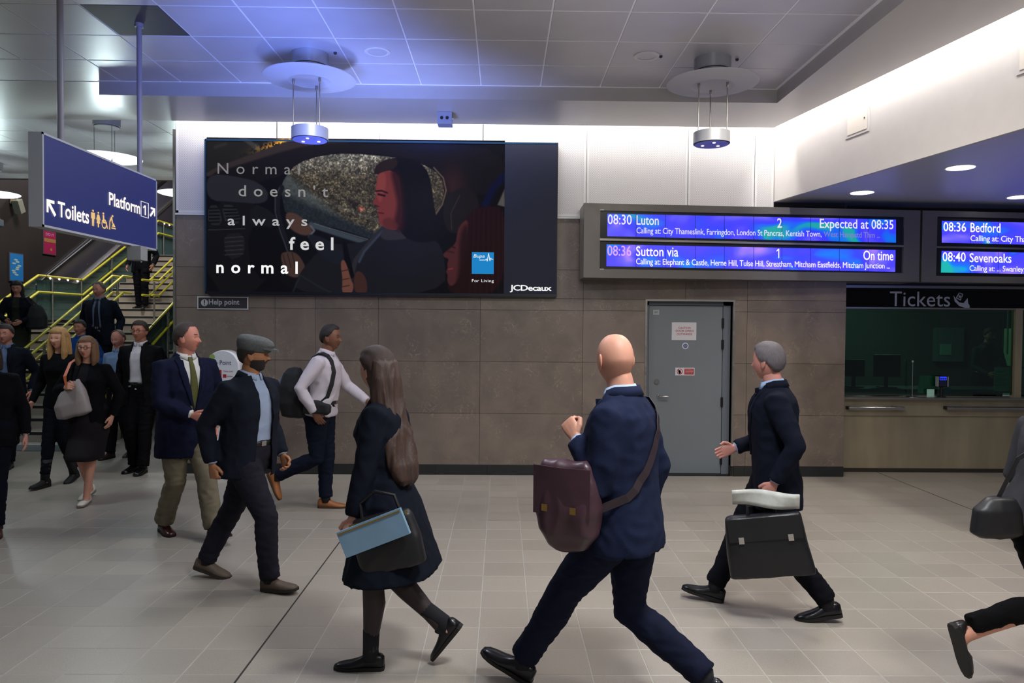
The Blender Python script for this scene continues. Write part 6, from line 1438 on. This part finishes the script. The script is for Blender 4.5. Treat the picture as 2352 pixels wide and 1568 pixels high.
cf = bag_frame(w_ - fw * .155 + sdw * .10 + V((0, 0, .03)), fw - V((0, 0, .42)), (0, 0, 1)); c_ = MB().loft([[cf(x, y, z) for x, y in ((-.17, -.012), (.17, -.012), (.17, .012), (-.17, .012))] for z in (-.065, .065)])
cl = tag(obj('clutch_bag', c_, mat('pale_blue_leather', (112, 142, 166), .45, var=.08)), 'flat pale blue clutch bag held in front of the black handbag', 'bag')
o = obj('zip', MB().loft([[cf(x, y, z) for x, y in ((-.165, -.016), (.165, -.016), (.165, -.012), (-.165, -.012))] for z in (.050, .057)]), MATS['brass']); o.parent = cl
# 4 ---------------------------------------------------------------- man in flat cap
P = Person('bearded man in a grey flat cap and dark blue jacket walking right', 566, 5.06, 1.72, head=-10, twist=-16, lean=3, yaw=34, feetL=(-.36, -16, 0, .10), feetR=(.22, 6, 0, .08), handR=(.245, -.06, -.03), handL=(.25, .10, -.02),
           skin=(158, 108, 76), hair='short', haircol=(34, 26, 24), girth=1.10, curlR=.9, curlL=.9)
P.shirt((160, 174, 202)); P.trousers((50, 48, 62), 1.04, hem=.0); P.jacket((34, 39, 56), hem=-.13, fullopen=(.085, .05), w=1.16, lapel=False); P.belt((30, 24, 22)); P.shoes((84, 70, 58), sole=(40, 34, 30), rough=.6, cw=1.08)
P.part('beard', head_shell('beard', .006, P.s, False).xf(P.HM), P.hairm)
cm = MB(); s_ = P.s; rg = []
for z, rx, ry, cy in ((.022, .085, .102, -.004), (.045, .100, .118, .004), (.075, .108, .128, .012), (.105, .100, .118, .010), (.128, .075, .088, .0), (.138, .03, .035, -.01)): rg.append(sup(P.HM @ (V((0, cy, z)) * s_), P.HM.to_3x3() @ V((1, 0, 0)), P.HM.to_3x3() @ V((0, 1, -.12)), rx * s_, ry * s_, 26, 2.1))
cm.loft(rg); pk = MB(); pts = [(-.085, .075), (-.07, .125), (-.035, .158), (0, .168), (.035, .158), (.07, .125), (.085, .075)]
pk.loft([[P.HM @ (V((x, y, z_ - .10 * (y - .075) * 2 + .0)) * s_) for x, y in pts] for z_ in (.040, .054)])
me = fuse(cm, .008, 3); wrinkle(me, .004, 14, seed=2); cap_o = P.part('flat_cap', None, mat('grey_tweed', (82, 84, 84), .9, var=.2, vscale=90, bump=.5, bscale=500), me=me); P.part('peak', pk, MATS['grey_tweed'], parent=cap_o, smooth=False)
# 5 ---------------------------------------------------------------- man in blazer and khakis
P = Person('man in a navy blazer, green tie and beige trousers left of the totem', 424, 6.26, 1.83, head=-42, lean=2, yaw=42, hpitch=2, feetL=(.34, 16, 0, .07), feetR=(-.20, 0, 0, .08), handR=(.06, .25, .12), handL=(.26, .0, -.04),
           skin=(190, 126, 108), hair='receding', haircol=(62, 50, 46), girth=1.12, elbow=(1.2, -.5, -.6), curlR=1.0)
P.shirt((212, 210, 206)); P.tie((112, 112, 66)); P.trousers((146, 136, 114), 1.10, hem=.01, flare=.006); P.jacket((30, 36, 70), hem=-.24, open_=((0, .10), (.075, .2)), w=1.16); P.belt(); P.shoes((60, 26, 22), sole=(24, 16, 14), rough=.25)
# 6 ---------------------------------------------------------------- man in white shirt with shoulder bag
P = Person('balding man in a white shirt and jeans walking right along the wall', 735, 7.15, 1.77, head=-6, lean=7, yaw=-4, feetL=(.04, 0, 0, .06), feetR=(-.38, -62, .10, .07), handR=(.24, .03, .02), handL=(.24, .38, .12),
           skin=(112, 74, 56), hair='fine', haircol=(34, 26, 26), girth=1.10, elbow=(.6, -1, -.2))
P.shirt((205, 196, 206), hem=-.03, w=1.05, off=.006, cuff=.042); P.trousers((28, 36, 60), 1.0); P.belt((60, 38, 28)); P.shoes((142, 88, 48), sole=(60, 40, 24), rough=.5)
TW = P.M @ P.T; fw = P.rot.to_3x3() @ V((0, 1, 0)); m_bk = mat('black_canvas', (20, 20, 25), .8)
b6, f_ = soft_bag('shoulder_bag', 'black and blue sports bag slung behind the man in the white shirt', TW @ V((.10, -.23, .12)), fw, (0, 0, 1),
                  [(-.20, .09, .05, .06), (-.18, .15, .10, .04), (-.06, .14, .13, 0), (.10, .11, .12, -.02), (.22, .09, .09, -.01), (.27, .06, .05, 0)], m_bk, 8, .008)
o = obj('blue_pocket', MB().ball(f_(-.085, -.03, .06), .07, .10, .17, n=16), mat('bright_blue_canvas', (24, 90, 170), .7), smooth='all'); o.parent = b6
me_ = P.shirt_o.data
st_ = [f_(.03, -.08, .22)] + body_path(P, [(.10, .30, -1), (.105, .42, -1), (.11, .50, -1)], .010, me_) + [TW @ V((.112, -.05, .553)), TW @ V((.112, 0, .566)), TW @ V((.115, .05, .553))] + body_path(P, [(.12, .50, 1), (.13, .40, 1), (.14, .28, 1), (.15, .16, 1)], .010, me_) + [TW @ V((.19, .02, .05)), f_(.12, -.10, -.10)]
strap(b6, 'shoulder_strap', st_, m_bk, .045, .004, up=lambda p: (p - TW @ V((.02, 0, .3))).normalized())
jb, _ = soft_bag('folded_jacket', 'black jacket tucked under the arm of the man in the white shirt', TW @ V((.23, .05, .06)), fw, (0, 0, 1), [(-.06, .08, .035, 0), (-.04, .13, .045, 0), (.03, .12, .045, 0), (.07, .06, .03, -.02)], m_bk, 9, .012, cat='jacket')
# 7 ---------------------------------------------------------------- woman with tote bag
P = Person('woman with glasses in black cardigan and dark skirt, grey tote on her shoulder', 205, 7.5, 1.65, head=-86, fem=True, lean=2, feetL=(.20, 2, 0, .06), feetR=(-.10, -12, 0, .05), handR=(.16, .16, .30), handL=(.25, .04, -.02),
           skin=(196, 142, 120), hair='fringe', haircol=(118, 86, 60), girth=1.06, elbow=(1, -.6, -.8), curlR=1.1)
P.shirt((40, 36, 42), collar=False); P.skirt((50, 44, 48), hem=-.47); P.jacket((18, 18, 26), hem=-.10, fullopen=(.07, .05), w=1.08, name='cardigan', lapel=False, collar=False, cuff=.042); P.shoes((196, 190, 178), sole=(120, 110, 100), pump=True, cw=.9, rough=.4); P.glasses()
hm_ = P.hair_mass([(0, -.03, .06, .085, .08), (0, -.045, -.05, .095, .07), (0, -.055, -.14, .092, .055), (0, -.06, -.20, .07, .035)], seed=5); 
for sd in (-1, 1): P.hair_mass([(sd * .066, .01, .05, .022, .04), (sd * .082, .015, -.04, .022, .045), (sd * .082, .02, -.13, .022, .04), (sd * .075, .02, -.19, .014, .02)], seed=6 + sd, name='hair_side')
w_ = P.palm(0, .06); m_t = mat('grey_tote_leather', (150, 140, 138), .5, var=.06)
b7, f_ = soft_bag('tote_bag', 'slouchy pale grey tote bag with tan strap held by the woman with glasses', onY(163, 918, P.loc.y - .14), (1, 0, .25), (-.3, 0, 1),
                  [(-.17, .10, .03, 0), (-.15, .165, .065, 0), (-.04, .165, .075, 0), (.06, .13, .06, .03), (.13, .08, .04, .07), (.18, .035, .02, .10)], m_t, 11, .008)
top = P.M @ (P.T @ V((.135, .01, .535))); strap(b7, 'shoulder_strap', [f_(.13, 0, .16), w_ + V((0, -.02, 0)), w_ + V((-.02, -.01, .10)), top + V((0, -.06, -.02)), top + V((0, .03, .01)), top + V((-.02, .12, -.1)), f_(.02, .05, .10)], mat('tan_strap', (190, 92, 58), .5), .03, .004, up=(0, -1, .2))
# 8 ---------------------------------------------------------------- blonde woman in black
P = Person('blonde woman in a black top and dark jeans behind the woman with the tote', 142, 8.25, 1.73, head=-94, fem=True, lean=2, feetL=(-.12, -10, 0, .05), feetR=(.22, 4, 0, .05), handR=(.28, .10, .0), handL=(.24, .02, -.02),
           skin=(206, 150, 124), hair='fringe', haircol=(168, 128, 78), hairoff=.018)
P.shirt((16, 16, 20), collar=False, hem=-.06, off=.008, w=1.0); P.trousers((22, 26, 40), .92, hem=.05, flare=-.008); P.shoes((14, 13, 15), shaft=.22, kind='boot', cw=.9, rough=.7)
P.hair_mass([(0, -.03, .06, .085, .08), (0, -.045, -.05, .098, .07), (0, -.06, -.17, .10, .06), (0, -.07, -.25, .07, .035)], seed=5)
for sd in (-1, 1): P.hair_mass([(sd * .066, .015, .06, .022, .04), (sd * .084, .02, -.04, .024, .045), (sd * .086, .03, -.15, .026, .04), (sd * .075, .035, -.24, .016, .02)], seed=8 + sd, name='hair_side')
# 9 ---------------------------------------------------------------- man in black suit, white shirt
P = Person('man with glasses in an open black suit and white shirt, below the stairs', 326, 8.95, 1.80, head=-92, lean=2, feetL=(.14, 2, 0, .08), feetR=(.02, 0, 0, .09), handR=(.27, .08, -.02), handL=(.28, .02, -.03),
           skin=(176, 118, 96), hair='short', haircol=(44, 34, 32), girth=1.06)
P.shirt((206, 200, 206)); P.trousers((17, 17, 22), 1.04, hem=.0); P.jacket((20, 19, 25), hem=-.17, fullopen=(.10, .055), w=1.12); P.belt(); P.shoes((12, 12, 14), rough=.18); P.glasses()
# 10 --------------------------------------------------------------- bald man with blue shirt
P = Person('balding man in a pale blue shirt partly behind the man in the black suit', 280, 9.9, 1.68, head=-98, lean=5, hpitch=-12, feetL=(-.08, -8, 0), feetR=(.15, 0, 0), handR=(.27, .1, .0), handL=(.26, .06, 0), skin=(196, 132, 116), hair='bald', haircol=(120, 104, 96), girth=1.1)
P.shirt((140, 166, 206)); P.trousers((24, 24, 32), 1.05, hem=0); P.belt(); P.shoes((50, 32, 26))
# 11 --------------------------------------------------------------- blue top on the lowest steps
zz = lambda d: max(0, math.floor((d - SY0) / TR_ + 1)) * RZ if d < D1 else ZL + math.floor((d - D2) / TR_ + 1) * RZ
d_ = SY0 + .18
P = Person('short person in a bright blue top on the lowest step, between two women', 188, d_, 1.64, head=-90, lean=3, feetL=(.02, 0, 0, .07), feetR=(-.04, 0, 0, .07), z=zz(d_), skin=(180, 122, 100), hair='short', haircol=(46, 34, 32), girth=1.05)
P.shirt((36, 92, 180), off=.006, hem=-.06, w=1.05); P.trousers((30, 32, 44), hem=0); P.shoes((30, 28, 28)); P.belt()
# 12 --------------------------------------------------------------- man in navy suit on the stairs
d_ = SY0 + 3 * TR_ + .17
P = Person('balding man in a navy suit coming down the middle of the stairs', 232, d_, 1.78, head=-84, lean=4, yaw=-14, hpitch=-8, feetL=(.03, 0, 0, .08), feetR=(-.05, 0, 0, .08), z=zz(d_), handR=(.25, .12, .05), skin=(186, 124, 108), hair='receding', haircol=(90, 78, 72), girth=1.08)
P.shirt((120, 132, 160)); P.trousers((26, 30, 46), hem=0); P.jacket((32, 38, 58), hem=-.18, fullopen=(.09, .05), w=1.14); P.belt(); P.shoes((18, 16, 16)); P.tie((40, 44, 60))
# 13 --------------------------------------------------------------- man higher up behind the sign
d_ = D2 + TR_ * 1 + .17
P = Person('man in a dark suit high on the stairs, his head hidden by the hanging sign', 326, d_, 1.80, head=-90, lean=1, feetL=(.03, 0, 0, .09), feetR=(-.05, 0, 0, .09), z=zz(d_), handR=(.27, .06, -.02), skin=(180, 126, 108), hair='short', haircol=(40, 32, 30))
P.shirt((120, 128, 150)); P.trousers((16, 18, 28), hem=0); P.jacket((18, 20, 32), hem=-.17, fullopen=(.09, .05), w=1.12); P.belt(); P.shoes((14, 14, 16))
# 14 --------------------------------------------------------------- woman on the stairs, left
d_ = SY0 + 4 * TR_ + .17
P = Person('dark-haired woman in a navy coat and mottled dress on the left of the stairs', 42, d_, 1.64, head=-70, fem=True, lean=4, hpitch=-14, feetL=(.03, 0, 0, .06), feetR=(-.05, 0, 0, .06), z=zz(d_), handR=(.12, .26, .14), handL=(.10, .24, .12), skin=(176, 120, 104), hair='fringe', haircol=(26, 20, 22), elbow=(1, -.6, -.6), hairoff=.02)
P.skirt((52, 54, 44), hem=-.42); P.shirt((60, 62, 52), collar=False); P.jacket((20, 24, 44), hem=-.12, fullopen=(.08, .05), w=1.1, lapel=False, collar=False); P.shoes((20, 18, 20), pump=True, cw=.9)
P.hair_mass([(0, -.03, .06, .088, .085), (0, -.045, -.05, .10, .075), (0, -.06, -.17, .10, .06), (0, -.07, -.24, .07, .035)], seed=15)
b14, f_ = soft_bag('shoulder_bag', 'large black shoulder bag beside the woman high on the left of the stairs', onY(85, 728, d_ - .02), (1, .2, 0), (0, 0, 1), [(-.20, .10, .05, 0), (-.17, .15, .09, 0), (0, .15, .09, 0), (.15, .10, .06, 0), (.2, .06, .03, 0)], m_bk, 12, .008)
strap(b14, 'shoulder_strap', [f_(-.05, -.02, .18), P.M @ (P.T @ V((-.14, .05, .50))), P.M @ (P.T @ V((-.14, -.05, .51))), f_(.03, .04, .18)], m_bk, .03, .004, up=(.3, -1, .2))
# 15 --------------------------------------------------------------- man at the left
P = Person('man in a dark blue suit near the left edge, in front of the stairs', 18, 9.2, 1.75, head=-80, lean=3, feetL=(.16, 0, 0), feetR=(-.12, -10, 0), handL=(.27, .02, .0), skin=(180, 122, 104), hair='short', haircol=(44, 34, 34))
P.shirt((112, 130, 168)); P.trousers((22, 25, 38), hem=0); P.jacket((26, 30, 46), hem=-.19, fullopen=(.08, .05), w=1.12); P.belt(); P.shoes((16, 15, 16))
# 16 --------------------------------------------------------------- person cut by the left edge
P = Person('woman in a dark cardigan and pale patterned top cut by the left edge', -22, 6.36, 1.62, head=-66, fem=True, lean=3, feetL=(.18, 0, 0), feetR=(-.16, -14, 0), handL=(.27, .02, -.05), skin=(186, 132, 116), hair='fringe', haircol=(50, 38, 34), girth=1.15)
mp = bpy.data.materials.new('patterned_top'); mp.use_nodes = True; nt = mp.node_tree; vo = nt.nodes.new('ShaderNodeTexVoronoi'); vo.inputs['Scale'].default_value = 46; rr_ = nt.nodes.new('ShaderNodeValToRGB'); rr_.color_ramp.elements[0].position = .35; rr_.color_ramp.elements[0].color = lin((30, 30, 36)); rr_.color_ramp.elements[1].position = .45; rr_.color_ramp.elements[1].color = lin((176, 178, 174)); tc = nt.nodes.new('ShaderNodeTexCoord')
nt.links.new(tc.outputs['Object'], vo.inputs[0]); nt.links.new(vo.outputs[0], rr_.inputs[0]); nt.links.new(rr_.outputs[0], nt.nodes['Principled BSDF'].inputs[0]); nt.nodes['Principled BSDF'].inputs['Roughness'].default_value = .8
P.shirt((176, 178, 174), collar=False, off=-.004, m=mp); P.trousers((20, 24, 42), .92, hem=0); P.jacket((18, 19, 28), hem=-.14, fullopen=(.09, .06), w=1.10, name='cardigan', lapel=False, collar=False); P.shoes((70, 34, 30)); P.hair_mass([(0, -.03, .06, .085, .08), (0, -.045, -.05, .095, .07), (0, -.055, -.14, .092, .055)], seed=5)
# 17 --------------------------------------------------------------- person leaving at the right edge
P = Person('woman in grey top and black trousers hurrying out at the right edge', 2392, 3.62, 1.66, head=6, fem=True, lean=14, feetL=(.24, 0, 0, .06), feetR=(-.42, -74, .12, .06), handR=(.22, -.10, .03), handL=(.22, .25, .06), skin=(190, 134, 112), hair='short', haircol=(48, 36, 34), girth=1.05)
P.shirt((74, 74, 80), collar=False, hem=-.06, off=.012, w=1.1); P.trousers((14, 14, 18), .92, hem=.05, flare=-.008); P.shoes((30, 26, 26), pump=True, cw=.9)
TW = P.M @ P.T; fw = P.rot.to_3x3() @ V((0, 1, 0))
b17, f_ = soft_bag('handbag', 'black bag behind the hip of the woman at the right edge', onY(2290, 1185, 3.5), (1, 0, 0), (.25, 0, 1), [(-.10, .08, .03, 0), (-.08, .12, .05, 0), (.03, .11, .05, 0), (.09, .06, .03, .02)], mb_, 14, .006)
strap(b17, 'shoulder_strap', [f_(0, 0, .08), f_(.08, .02, .28), TW @ V((.14, -.06, .48)), TW @ V((.12, .03, .50))], mb_, .02, .004, up=(0, -1, .2))
# 18 --------------------------------------------------------------- ticket clerk behind the glass
P = Person('ticket clerk in a dark top, dim behind the green ticket glass', 2262, 10.1, 1.50, head=-90, z=.3, lean=8, feetL=(.02, 0, 0), feetR=(-.02, 0, 0), handR=(.16, .32, .14), handL=(.16, .32, .14), skin=(176, 128, 108), hair='short', haircol=(40, 34, 30))
P.shirt((70, 78, 92)); P.trousers((26, 28, 34), hem=0); P.belt(); P.shoes((20, 20, 20))
# small grey box fixed under the hanging sign at its far pole
c = onY(316, 582, 5.9)
tag(obj('sensor_box', MB().box(c.x - .056, c.x + .056, 5.84, 5.95, onY(316, 597, 5.84).z, zbot - .0005, bev=.005), mat('grey_box', (140, 140, 140), .5)), 'plain grey box fixed under the far end of the hanging sign', 'box')
bpy.data.scenes.remove(TMP2)
bpy.data.scenes.remove(TMP)
